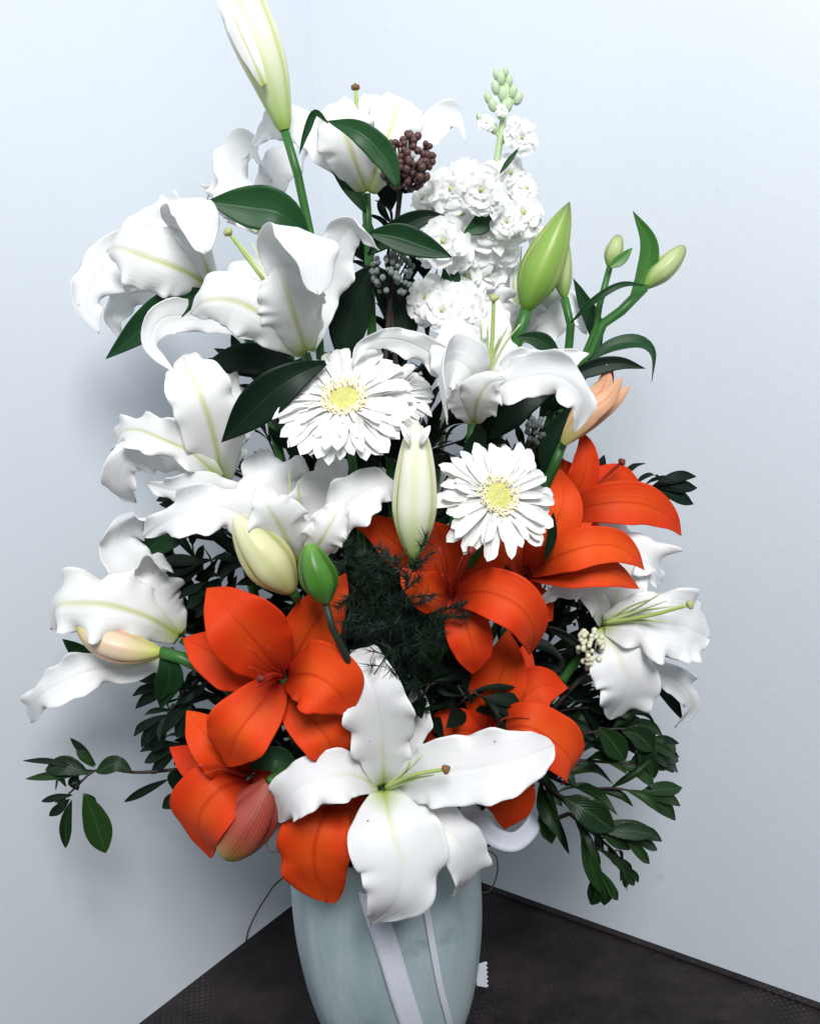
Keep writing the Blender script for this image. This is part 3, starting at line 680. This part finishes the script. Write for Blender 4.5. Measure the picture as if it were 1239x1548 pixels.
def gerbera(label, c, Y, R, tilt, seed, rag=.1, stem=()):
    """tilt: how the face leans as seen: (right, up) components against straight at the viewer"""
    rs = random.Random(seed); C = at(*c, Y); v = unit(CAM - C)
    right = unit(np.cross(v, (0, 0, 1.))) * -1; up = np.cross(v, right); up = up if up[2] > 0 else -up
    N = unit(v + right * tilt[0] + up * tilt[1]); Rm = px2m(R, C)
    o = thing('gerbera_daisy', label, 'daisy', C)
    a0 = unit(np.cross(N, (0.2, .3, .9))); b0 = np.cross(N, a0)
    for n, l0, lift, wd in ((36, 1.0, -.05, .92), (33, .95, .04, .88), (28, .76, .14, .72), (24, .48, .26, .5)):
        for i in range(n):
            a = 6.2832 * (i + rs.uniform(-.3, .3)) / n; d = a0 * math.cos(a) + b0 * math.sin(a)
            lf = lift + rs.uniform(-.10, .10) * (1 + rag * 8); x = unit(d + N * lf)
            if rs.random() < rag * .9: continue
            L = Rm * l0 * (1 + rs.uniform(-rag, rag * .5))
            qn = frame_quat(x, N + np.cross(N, d) * rs.uniform(-.35, .35))
            share('ray_petal', rs.choice(RAYS), o, C + d * Rm * .14 + N * lift * Rm * .05, qn, (L * .88, L * wd * rs.uniform(.7, 1.05) * .9, L))
    # disc: green centre dome, ring of small pale florets
    V = []; Fc = []; k = 28
    for i in range(7):
        f = i / 6; r = Rm * .235 * f
        for j in range(k):
            a = 6.2832 * j / k; V.append(C + (a0 * math.cos(a) + b0 * math.sin(a)) * r + N * Rm * (.15 - .07 * f ** 2.2 - .03 * (1 - f) ** 2))
    for i in range(6):
        for j in range(k): Fc.append((i * k + j, i * k + (j + 1) % k, (i + 1) * k + (j + 1) % k, (i + 1) * k + j))
    mesh_obj('disc', V, Fc, M['disc'], o)
    V = []; Fc = []
    for i in range(210):
        a = rs.uniform(0, 6.2832); r = Rm * rs.uniform(.20, .32); d = a0 * math.cos(a) + b0 * math.sin(a)
        p = C + d * r + N * Rm * .09; tip = p + unit(N + d * rs.uniform(-.2, 1.0) + np.cross(N, d) * rs.uniform(-.5, .5)) * Rm * rs.uniform(.06, .11)
        tube_pts(V, Fc, p, tip, Rm * .012)
    fr = mesh_obj('floret_ring', V, Fc, M['floret'], o); fr['kind'] = 'stuff'
    stem_to_vase(o, [c] + list(stem), Y + 2, .0034)
    return o
def tube_pts(V, Fc, p, q, r):
    t = unit(q - p); s = unit(np.cross(t, (.3, .5, .8))); w = np.cross(t, s); b = len(V)
    for e, c in ((1, p), (1.3, q)):
        for j in range(4):
            a = 1.5708 * j; V.append(c + r * e * (math.cos(a) * s + math.sin(a) * w))
    for j in range(4): Fc.append((b + j, b + (j + 1) % 4, b + 4 + (j + 1) % 4, b + 4 + j))
    Fc.append((b + 4, b + 5, b + 6, b + 7))
gerbera('larger white daisy with greenish yellow eye, beside the wide open white lily', (522, 609), 70, 108, (-.12, .88), 3, .07)
gerbera('smaller white daisy with ragged petals, above the orange lilies', (750, 752), 66.5, 95, (.38, .30), 9, .22)
gerbera('white daisy almost hidden behind the larger daisy', (585, 598), 76, 72, (.3, .8), 15, .12)

# ------------------------------------------------------------------ white stock spike
def floret_mesh(i):
    rs = np.random.RandomState(20 + i); V = []; Fc = []
    rows = ((5, 1.0, -.05, .92), (5, .74, .25, .72), (5, .42, .6, .42))
    for n, L, lift, wd in rows:
        off = rs.rand() * 6.28
        for k in range(n):
            a = off + 6.2832 * (k + rs.uniform(-.2, .2)) / n; d = np.array((math.cos(a), math.sin(a), 0)); z = np.array((0, 0, 1.))
            P = [z * 0, d * L * .45 + z * L * lift * .6, d * L * .85 + z * L * lift * .8, d * L + z * L * (lift * .5 + rs.uniform(-.2, .1))]
            v, f, _ = strip(P, wd, n=10, m=8, cup=rs.uniform(-.25, .35), ruf=.20, rk=1.3, pk=.68, b=.18, q=.4, seed=int(rs.randint(1e6)), side=np.cross(z, d))
            b = len(V); V += v.tolist(); Fc += [tuple(x + b for x in q) for q in f]
    nf = len(Fc); b = len(V)                                     # greenish heart of the floret
    for k in range(6): V.append((.10 * math.cos(k * 1.047), .10 * math.sin(k * 1.047), .12))
    V.append((0, 0, .36)); Fc += [(b + k, b + (k + 1) % 6, b + 6) for k in range(6)]
    me = bpy.data.meshes.new('floret'); me.from_pydata(V, [], Fc); me.materials.append(M['stockp']); me.materials.append(M['stockh'])
    me.polygons.foreach_set('material_index', [0] * nf + [1] * 6); me.polygons.foreach_set('use_smooth', [True] * len(me.polygons))
    return me
FLO = [floret_mesh(i) for i in range(4)]
def small_blob_mesh(name, mat, sub=1, sq=(1, 1, 1)):
    bm = bmesh.new(); bmesh.ops.create_icosphere(bm, subdivisions=sub, radius=1)
    for v in bm.verts: v.co = Vector((v.co.x * sq[0], v.co.y * sq[1], v.co.z * sq[2]))
    me = bpy.data.meshes.new(name); bm.to_mesh(me); bm.free(); me.polygons.foreach_set('use_smooth', [True] * len(me.polygons))
    me.materials.append(M[mat]); return me
st = thing('white_stock', 'white stock spike with crowded double florets and green buds at its tip', 'stock', at(690, 480, 82))
rs = random.Random(4)
sp = [(766, 125), (760, 180), (752, 240), (735, 320), (712, 400), (690, 480)]
stem_to_vase(st, sp, 82, .0026, 'stocks')
for x, y, s, dy in ((683, 285, 44, -2), (727, 287, 42, -3), (770, 262, 34, 0), (788, 208, 30, -1), (671, 365, 46, -3), (738, 345, 42, -1), (789, 322, 42, -1), (718, 378, 44, 0),
                    (756, 300, 38, 1), (760, 375, 36, 1), (655, 318, 34, 0), (700, 325, 36, 0), (645, 450, 42, -2), (690, 455, 42, -3), (668, 470, 38, -4), (705, 420, 36, 0), (740, 410, 34, 1), (775, 350, 30, 0), (635, 475, 30, 0), (655, 285, 28, 1), (700, 262, 30, 0), (640, 300, 26, 0), (765, 335, 30, -2), (805, 345, 26, 0), (690, 385, 30, -2), (648, 380, 28, 0), (795, 285, 26, 0), (712, 460, 30, -2), (622, 455, 24, 0), (748, 262, 24, -1), (776, 200, 18, -1), (800, 212, 18, 0), (690, 478, 30, -4), (740, 300, 30, -3), (735, 186, 15, -1), (778, 186, 14, -1), (758, 166, 11, -1), (745, 150, 9, 0), (768, 140, 9, 0)):
    C = at(x, y, 82 + dy); v = unit(CAM - C); ax = at(745 - (y - 120) * .15, y + 25, 84); n = unit(unit(C - ax) * .9 + v * .8 + np.array((rs.uniform(-.3, .3), 0, rs.uniform(-.1, .4))))
    share('floret', rs.choice(FLO), st, C, Vector(n).to_track_quat('Z', 'Y') @ Quaternion((0, 0, 1), rs.uniform(0, 6)), px2m(s * .92, C))
GB = small_blob_mesh('green_bud', 'stockg', 2, (.62, .62, 1))
for x, y, s in ((757, 118, 9), (769, 122, 8), (749, 132, 9), (775, 138, 9), (760, 142, 10), (738, 148, 8), (744, 158, 9), (768, 158, 9), (783, 148, 9), (735, 184, 11), (727, 178, 8), (745, 192, 9), (776, 195, 10), (786, 190, 8), (756, 168, 10), (812, 329, 5), (750, 112, 7), (764, 108, 6)):
    C = at(x, y, 82); share('green_bud', GB, st, C, Vector(unit(np.array((x - 760, -6, 18 + 130 - y * .6)))).to_track_quat('Z', 'Y'), px2m(s * 1.25, C))
    tube(st, [C, at(760 + (755 - 760) * .3, y + 22, 82)], .0011, 'stocks', 'bud_stalk', 5, 5)
for p, w in (([(745, 320), (725, 340), (700, 352)], 30), ([(700, 470), (690, 430), (684, 400)], 26), ([(755, 262), (775, 235), (785, 222)], 8), ([(680, 475), (676, 440), (670, 402)], 22)):
    leaf(st, p, w, 80, 'leaf')

# ------------------------------------------------------------------ berry clusters
def berries(label, c, Y, rx, ry, n, br, mat, seed, stem=()):
    rs = random.Random(seed); C = at(*c, Y); o = thing('berry_cluster', label, 'berries', C)
    BM = small_blob_mesh('berry', mat, 2, (1, 1, 1.1)); hub = at(c[0] - rx * .15, c[1] + ry * 1.05, Y + 1.5)
    for i in range(n):
        a = rs.uniform(0, 6.28); r = math.sqrt(rs.random()); x, y = math.cos(a) * r * rx, math.sin(a) * r * ry
        p = at(c[0] + x, c[1] + y, Y - 2.2 * math.sqrt(max(0, 1 - r * r)) + rs.uniform(-.4, .4))
        share('berry', BM, o, p, Euler((rs.random(), rs.random(), 0)).to_quaternion(), px2m(br * rs.uniform(.75, 1.15), p) / 2)
        if i % 2 == 0: tube(o, [p, (p + hub) / 2 + np.array((rs.uniform(-.003, .003), .004, -.003)), hub], .0007, 'twig', 'stalk', 5, 4)
    stem_to_vase(o, [(c[0] - rx * .15, c[1] + ry * 1.05)] + list(stem), Y + 1.5, .002, 'twig')
    return o
berries('cluster of dark brown berries against the topmost open lily', (612, 243), 79, 46, 42, 95, 11.5, 'berry_br', 1, [(600, 330)])
berries('grey green berry cluster left of the lower stock florets', (593, 412), 79, 32, 36, 60, 9, 'berry_gr', 2)
berries('grey berry cluster under the long wavy lily petal', (808, 650), 75, 15, 20, 26, 8.5, 'berry_gr', 3)
berries('cream berry cluster beside the lily that faces the right wall', (892, 978), 74, 19, 34, 44, 9, 'berry_cr', 5)

# ------------------------------------------------------------------ leafy twigs
def leaf_mesh(i, mat, wd):
    rs = np.random.RandomState(300 + i)
    P = [np.array((0, 0, 0.)), np.array((.35, 0, .06)), np.array((.7, rs.uniform(-.04, .04), .05)), np.array((1, rs.uniform(-.08, .08), -.06 + rs.uniform(-.1, .1)))]
    V, Fc, UV = strip(P, wd, n=11, m=6, cup=.25, ruf=.04, rk=1.2, pk=.56, b=.06, q=.95, seed=i, rib=.03, side=np.array((0, 1., 0)))
    me = bpy.data.meshes.new('leaf'); me.from_pydata(V.tolist(), [], Fc)
    ul = me.uv_layers.new(name='UVMap'); li = np.zeros(len(me.loops), int); me.loops.foreach_get('vertex_index', li)
    ul.data.foreach_set('uv', np.array(UV)[li].ravel()); me.polygons.foreach_set('use_smooth', [True] * len(me.polygons))
    me.materials.append(M[mat]); return me
LM = {m: [leaf_mesh(i, m, w) for i, w in enumerate((.27, .32, .22, .34, .29))] for m in ('shrub', 'shrubd')}
def twig(label, pts, Y, L, seed, mat='shrub', gap=17, extra=(), spread=.9, to_vase=True, cat='foliage', start=.12, name='leafy_twig'):
    rs = random.Random(seed); P = pix(pts, Y); o = thing(name, label, cat, P[0])
    C = catmull(P, 40); lens = np.concatenate([[0], np.cumsum(np.linalg.norm(np.diff(C, axis=0), axis=1))])
    tube(o, P, (.0017, .0008), 'twig', 'stem', 20, 6)
    if to_vase: stem_to_vase(o, [pts[0][:2]], Y + (pts[0][2] if len(pts[0]) > 2 else 0), .002, 'twig', name='stem')
    s = lens[-1] * start; k = 0; Lm = px2m(L, P[-1]); g = px2m(gap, P[-1])
    while s < lens[-1]:
        i = min(int(np.searchsorted(lens, s)), 38); T = unit(C[i + 1] - C[i]); v = unit(CAM - C[i])
        side = unit(np.cross(T, v)); a = k * 2.4 + rs.uniform(-.4, .4)
        out = side * math.cos(a) + np.cross(T, side) * math.sin(a)
        f = s / lens[-1]; x = unit(T * rs.uniform(.55, 1.0) + out * spread * (1.1 - .5 * f))
        z = unit(v * .55 + np.array((0, 0, .5)) + T * -.1 + np.array([rs.gauss(0, .55) for _ in range(3)]))
        l = Lm * rs.uniform(.55, 1.1) * (1 - .35 * max(0, f - .7) / .3)
        share('leaf', rs.choice(LM[mat]), o, C[i], frame_quat(x, z), (l, l * rs.uniform(.6, 1.15), l * rs.uniform(.5, 2.6))); s += g * rs.uniform(.7, 1.3); k += 1
    T = unit(C[-1] - C[-3]); v = unit(CAM - C[-1])
    for a in (-.35, 0., .4):
        share('leaf', rs.choice(LM[mat]), o, C[-1], frame_quat(unit(T + np.cross(T, v) * a), v + np.array((0, 0, .5))), Lm * .8)
    for e in extra: leaf(o, e[0], e[1], e[2] if len(e) > 2 else Y, e[3] if len(e) > 3 else 'shrub', pk=.58, b=.07, q=.8)
    return o
tw = twig('thin leafy twig reaching out to the left wall at the lower left', [(300, 1160, 2), (210, 1168, 0), (150, 1163, -1), (115, 1190, -2), (100, 1205, -2)], 76, 30, 1, gap=60, start=.8,
     extra=[([(127, 1200), (142, 1235), (160, 1290)], 40, 73), ([(108, 1210), (100, 1240), (99, 1283)], 18, 74), ([(150, 1165), (100, 1170), (38, 1178)], 14, 75), ([(125, 1168), (80, 1152), (34, 1150)], 9, 75, 'shrubd'),
            ([(135, 1170), (100, 1158), (68, 1165)], 30, 75), ([(145, 1158), (125, 1135), (106, 1116)], 12, 75, 'shrubd'), ([(142, 1160), (128, 1145), (115, 1135)], 14, 74), ([(200, 1168), (175, 1155), (145, 1168)], 26, 74, 'shrub'),
            ([(110, 1202), (85, 1206), (62, 1212)], 11, 74, 'shrubd'), ([(105, 1208), (90, 1222), (74, 1234)], 15, 74, 'shrubd'), ([(118, 1195), (112, 1180), (118, 1172)], 18, 74, 'shrubd'), ([(128, 1200), (138, 1210), (146, 1216)], 12, 74, 'shrubd'),
            ([(255, 1178), (220, 1195), (187, 1213)], 13, 76, 'shrubd'), ([(285, 1200), (265, 1208), (245, 1222)], 22, 74, 'shrubd'), ([(100, 1190), (90, 1175), (84, 1195)], 12, 75), ([(285, 1155), (275, 1175), (262, 1195)], 40, 74, 'shrubd')])
G = 'leafy twigs filling the bouquet'
tips_right = [([(800, 1130, 3), (880, 1110, 0), (950, 1105, -1), (985, 1125, -1)], 62, 1), ([(800, 1150, 2), (880, 1150, 0), (960, 1158, -1), (1000, 1158, 0)], 60, 2), ([(800, 1160, 2), (870, 1190, 0), (940, 1195, -2), (985, 1205, -2)], 62, 3),
              ([(800, 1170, 1), (850, 1205, -1), (910, 1240, -3), (955, 1262, -3)], 66, 4), ([(810, 1170, 1), (860, 1220, -1), (905, 1275, -2), (925, 1320, -2)], 58, 5), ([(820, 1080, 3), (880, 1070, 1), (930, 1080, 1), (960, 1095, 1)], 60, 6), ([(860, 1230, 1), (920, 1280, 0), (945, 1300, 0), (962, 1315, 0)], 34, 7)]
names = ['level with the lowest tip of the right white lily', 'pointing straight at the right wall', 'below the one pointing straight at the right wall', 'with large bright leaves below the orange lily', 'hanging lowest beside the vase', 'tucked under the white lily facing the wall', 'with small leaves at its crowded tip']
for (p, L, sd), nm in zip(tips_right, names):
    p = [p[0]] + [(q[0] - 10 * i, q[1] - 3 * i, *q[2:]) for i, q in enumerate(p[1:], 0)]
    twig('green leafy twig, ' + nm, p, 76, L * 1.5, 10 + sd, gap=30 if sd != 7 else 12, spread=.6,
         extra={4: [([(850, 1205, -3), (885, 1225, -4), (928, 1256, -4)], 46, 76), ([(912, 1258, -4), (948, 1256, -4), (988, 1262, -4)], 28, 76)], 5: [([(880, 1248, -2), (890, 1295, -3), (908, 1352, -3)], 25, 76), ([(815, 1195), (838, 1240), (860, 1292)], 14, 76, 'shrubd')], 2: [([(905, 1100), (922, 1118), (945, 1150)], 38, 73)], 1: [([(940, 1105, -2), (965, 1112, -2), (988, 1135, -2)], 36, 76)]}.get(sd, ()))
dark = [([(560, 1120), (330, 960), (290, 880), (265, 855)], 80, 'behind the reclining white lily at the left'), ([(560, 1120), (360, 960), (300, 860), (290, 815)], 78, 'under the ruffled petals of the upward white lily'),
        ([(560, 1130), (360, 1060), (290, 1050), (255, 1080)], 76, 'spreading left beside the reclining white lily'), ([(560, 1130), (400, 1090), (310, 1110), (275, 1125)], 77, 'above the thin twig at the left wall'),
        ([(560, 1100), (450, 900), (380, 850), (330, 880)], 75, 'between cream bud and orange lily'), ([(580, 1080), (540, 800), (520, 700), (560, 680)], 77, 'under the larger daisy'), ([(590, 1080), (600, 800), (620, 700), (700, 665)], 77, 'between the two large daisies'),
        ([(590, 1080), (560, 700), (540, 560), (520, 430)], 83, 'rising behind the larger daisy'), ([(590, 1080), (600, 640), (590, 480), (560, 400)], 84, 'rising beside the grey green berries'), ([(600, 1080), (610, 560), (600, 400), (590, 320)], 85, 'tall, under the brown berries'),
        ([(600, 1080), (480, 700), (410, 600), (380, 570)], 80, 'behind the long dark leaf at the left'), ([(620, 1080), (760, 760), (800, 660), (830, 620)], 80, 'under the long wavy petal'), ([(620, 1080), (800, 820), (900, 740), (985, 735)], 82, 'poking out by the right wall above the white lily'),
        ([(620, 1090), (800, 960), (860, 960), (900, 1000)], 77, 'behind the cream berries'), ([(620, 1100), (700, 1060), (690, 1035), (730, 1055)], 70, 'between orange petals in the middle'), ([(610, 1100), (640, 1050), (650, 1030), (620, 1045)], 70, 'above the lowest white bloom'),
        ([(600, 1100), (540, 960), (540, 880), (570, 850)], 74, 'behind the fern'), ([(630, 1100), (800, 1060), (860, 1040), (900, 1060)], 78, 'low behind the drooping orange lily'), ([(580, 1110), (420, 800), (360, 710), (300, 740)], 82, 'behind the lily with curled tips'),
        ([(600, 1100), (700, 820), (790, 790), (820, 900)], 80, 'deep between the orange lilies'), ([(600, 1100), (480, 1000), (470, 900), (530, 860)], 76, 'behind the small green bud'), ([(580, 1150), (460, 1160), (420, 1130), (380, 1100)], 76, 'behind the lower left orange lily'), ([(600, 1080), (500, 760), (450, 640), (430, 600)], 79, 'behind the larger daisy at the left'), ([(620, 1100), (760, 1000), (830, 920), (880, 900)], 81, 'deep at the right'),
        ([(620, 1100), (660, 760), (720, 700), (770, 690)], 79, 'behind the smaller daisy'), ([(590, 1100), (420, 880), (350, 810), (310, 780)], 80, 'far left under the curled white petals'), ([(600, 1120), (700, 1150), (780, 1120), (850, 1100)], 79, 'low right behind orange petals'), ([(560, 1150), (400, 1120), (330, 1000), (300, 950)], 79, 'behind the large orange lily'),
        ([(630, 1110), (800, 1000), (860, 980), (890, 930)], 79, 'left of the cream berries'), ([(630, 1110), (820, 1060), (880, 1010), (920, 1020)], 79, 'under the cream berries'), ([(640, 1130), (800, 1130), (890, 1120), (960, 1130)], 80, 'behind the bright twigs, upper'),
        ([(600, 1120), (560, 1060), (550, 1000), (600, 960)], 75, 'low behind the fern'), ([(600, 1120), (640, 1000), (640, 940), (610, 900)], 75, 'right behind the fern'), ([(600, 1120), (300, 1100), (280, 1030), (265, 1035)], 80, 'under the reclining white lily'), ([(600, 1100), (600, 760), (640, 680), (680, 640)], 80, 'behind the plump white bud'),
        ([(640, 1110), (800, 1010), (840, 940), (860, 890)], 80, 'beside the side facing orange lily'), ([(640, 1110), (780, 1040), (850, 1020), (880, 985)], 77.5, 'between drooping orange lily and cream berries'), ([(640, 1120), (800, 1090), (870, 1085), (910, 1095)], 78, 'above the bright twigs'),
        ([(590, 1120), (400, 980), (320, 930), (285, 920)], 78, 'right of the reclining white lily'), ([(590, 1120), (380, 1040), (310, 1030), (290, 1060)], 74.5, 'left of the large orange lily'), ([(590, 1100), (430, 720), (390, 640), (350, 640)], 82, 'left of the larger daisy stalk'), ([(590, 1100), (480, 620), (440, 540), (400, 490)], 84, 'behind the trumpet lily with a folded petal'),
        ([(590, 1100), (420, 860), (350, 840), (310, 850)], 77, 'under the cream bud'), ([(600, 1130), (690, 1110), (720, 1070), (690, 1040)], 74, 'behind the middle of the lowest white bloom'), ([(610, 1100), (640, 700), (650, 600), (640, 420)], 85, 'rising behind the lower stock florets')]
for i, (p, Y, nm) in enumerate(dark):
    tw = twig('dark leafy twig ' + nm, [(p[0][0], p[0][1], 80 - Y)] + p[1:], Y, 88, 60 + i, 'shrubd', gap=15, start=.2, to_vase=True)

# ------------------------------------------------------------------ asparagus fern
def fern(label, pts, Y, seed, n=3400, spread=70, L=36):
    rs = random.Random(seed); P = pix(pts, Y); o = thing('asparagus_fern', label, 'fern', P[0])
    tube(o, P, (.0012, .0005), 'fern', 'stem', 16, 5); stem_to_vase(o, [pts[0][:2]], Y + (pts[0][2] if len(pts[0]) > 2 else 0), .0015, 'stemd')
    C = catmull(P, 60); V = []; Fc = []
    for b in range(26):
        i = int(8 + 50 * b / 26); T = unit(C[i + 1] - C[i]); out = unit(np.array([rs.gauss(0, 1) for _ in range(3)]) + T * .8)
        S = px2m(spread * rs.uniform(.4, 1.0), C[i]); tip = C[i] + out * S + np.array((0, 0, -S * .15)); tube_pts(V, Fc, C[i], tip, .00035)
        for k in range(n // 26):
            f = rs.random() ** .8; p = C[i] + (tip - C[i]) * f; d = unit(out * .9 + np.array([rs.gauss(0, .75) for _ in range(3)])); l = px2m(L * rs.uniform(.3, .8), p)
            s = unit(np.cross(d, (rs.random(), rs.random(), rs.random()))) * .00036; u = np.cross(d, s); a = len(V)
            V += [p + s, p - s * .5 + u * .8, p - s * .5 - u * .8, p + d * l]; Fc += [(a, a + 1, a + 3), (a + 1, a + 2, a + 3), (a + 2, a, a + 3)]
    fo = mesh_obj('fine_needles', V, Fc, M['fern'], o, smooth=False); fo['kind'] = 'stuff'
    return o
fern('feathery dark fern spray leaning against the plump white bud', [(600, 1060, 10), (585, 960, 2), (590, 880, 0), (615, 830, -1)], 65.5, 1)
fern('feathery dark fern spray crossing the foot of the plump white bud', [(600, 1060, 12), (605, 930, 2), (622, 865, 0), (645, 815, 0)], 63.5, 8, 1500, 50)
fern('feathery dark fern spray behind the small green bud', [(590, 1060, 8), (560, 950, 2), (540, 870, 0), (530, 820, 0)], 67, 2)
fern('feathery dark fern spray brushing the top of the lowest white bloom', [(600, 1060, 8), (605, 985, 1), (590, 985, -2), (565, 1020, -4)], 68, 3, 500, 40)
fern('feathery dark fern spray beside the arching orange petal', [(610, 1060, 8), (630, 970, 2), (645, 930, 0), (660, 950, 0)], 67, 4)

# ------------------------------------------------------------------ ribbon, tag, cord
M['ribbon'] = plain('ribbon_satin', (.70, .72, .79), .4, .08, 300, .2, .25)
def ribbon_path(o, P, w, name, roll=0):
    V, Fc, UV = strip(P, w, n=40, m=4, prof=lambda t, *a: np.ones_like(t), cup=.05, ruf=0, roll=roll, seed=1)
    return mesh_obj(name, V, Fc, M['ribbon'], o, UV, thick=.0004)
rb = thing('ribbon', 'pale lilac white ribbon tied round the vase, two tails hanging down its front', 'ribbon', at(600, 1290, 71))
def on_vase(px, py, off=.005):
    """first point of a sight line on the vase skin"""
    r = unit(ray(px, py)); 
    for s in np.arange(.6, 1.2, .0008):
        p = CAM + r * s; rad = np.interp(p[2], [a[1] for a in prof[1:13]], [a[0] for a in prof[1:13]])
        if np.hypot(p[0] - VX, p[1] - VY) < rad + off and p[2] < .30: return p
    return CAM + r * .85
ribbon_path(rb, [on_vase(545, 1290), on_vase(565, 1370), on_vase(588, 1440), on_vase(606, 1500), on_vase(622, 1550), on_vase(634, 1600)], .019, 'tail')
ribbon_path(rb, [on_vase(625, 1290), on_vase(640, 1350), on_vase(652, 1420), on_vase(665, 1490), on_vase(680, 1550), on_vase(690, 1600)], .0055, 'tail')
ribbon_path(rb, [at(700, 1215, 74), at(722, 1240, 72), at(748, 1266, 71), at(780, 1272, 71), at(806, 1246, 73), at(800, 1225, 76)], .015, 'loop', (5, 40))
ribbon_path(rb, [at(470, 1240, 73), at(425, 1240, 71), at(412, 1262, 70), at(422, 1285, 71), at(470, 1270, 74)], .012, 'loop', 15)
ribbon_path(rb, [on_vase(*p, .004) for p in ((447, 1262), (500, 1280), (588, 1290), (670, 1280), (722, 1262))], .012, 'band')
# little scalloped tag stuck to the vase side
tc = at(727, 1472, 80); V = [(0, -.004, .016), (0, -.004, -.02)]
out = []
for i in range(6):
    z = .016 - i * .0066; out += [(.0065, -.004, z), (.0085, -.004, z - .0022), (.0065, -.004, z - .0044)]
pts = [(-.006, 0, .012)] + [(x, 0, z) for x, _, z in out] + [(-.006, 0, -.018)]
V = [tc + np.array(p) for p in pts]; V2 = [v + np.array((0, .0015, 0)) for v in V]; n = len(V)
V = [tc + (v - tc) * .75 for v in V]; V2 = [tc + (v - tc) * .75 for v in V2]
tg = mesh_obj('scalloped_tag', V + V2, [tuple(range(n)), tuple(range(n, 2 * n))[::-1]] + [(i, (i + 1) % n, n + (i + 1) % n, n + i) for i in range(n)], M['ribbon'], None, smooth=False, origin=tc)
tag(tg, 'small pale scalloped tag sticking out at the side of the vase', 'tag')
cd = [on_floor(372, 1425) + np.array((0, 0, .002)), at(378, 1400, 103), at(400, 1360, 104), at(432, 1325, 105), at(520, 1290, 108), at(640, 1270, 108), at(735, 1285, 104), at(752, 1310, 102), at(742, 1345, 100), at(725, 1350, 99)]
cord = tube(None, cd, .0009, plain('cord_brown', (.09, .05, .05), .6, .2), 'cord', 60, 6)
tag(cord, 'thin brown cord looping along the corner behind the vase', 'cord')

# ------------------------------------------------------------------ sets of like things
GROUPS = {'white_lily': 'white lilies in the bouquet', 'orange_lily': 'orange lilies in the bouquet', 'lily_bud': 'lily buds in the bouquet', 'gerbera_daisy': 'white gerbera daisies',
          'berry_cluster': 'berry clusters in the bouquet', 'leafy_twig': 'leafy twigs in the bouquet', 'asparagus_fern': 'feathery fern sprays'}
for o in COL.objects:
    if o.parent is None and o.name.split('.')[0] in GROUPS: o['group'] = GROUPS[o.name.split('.')[0]]
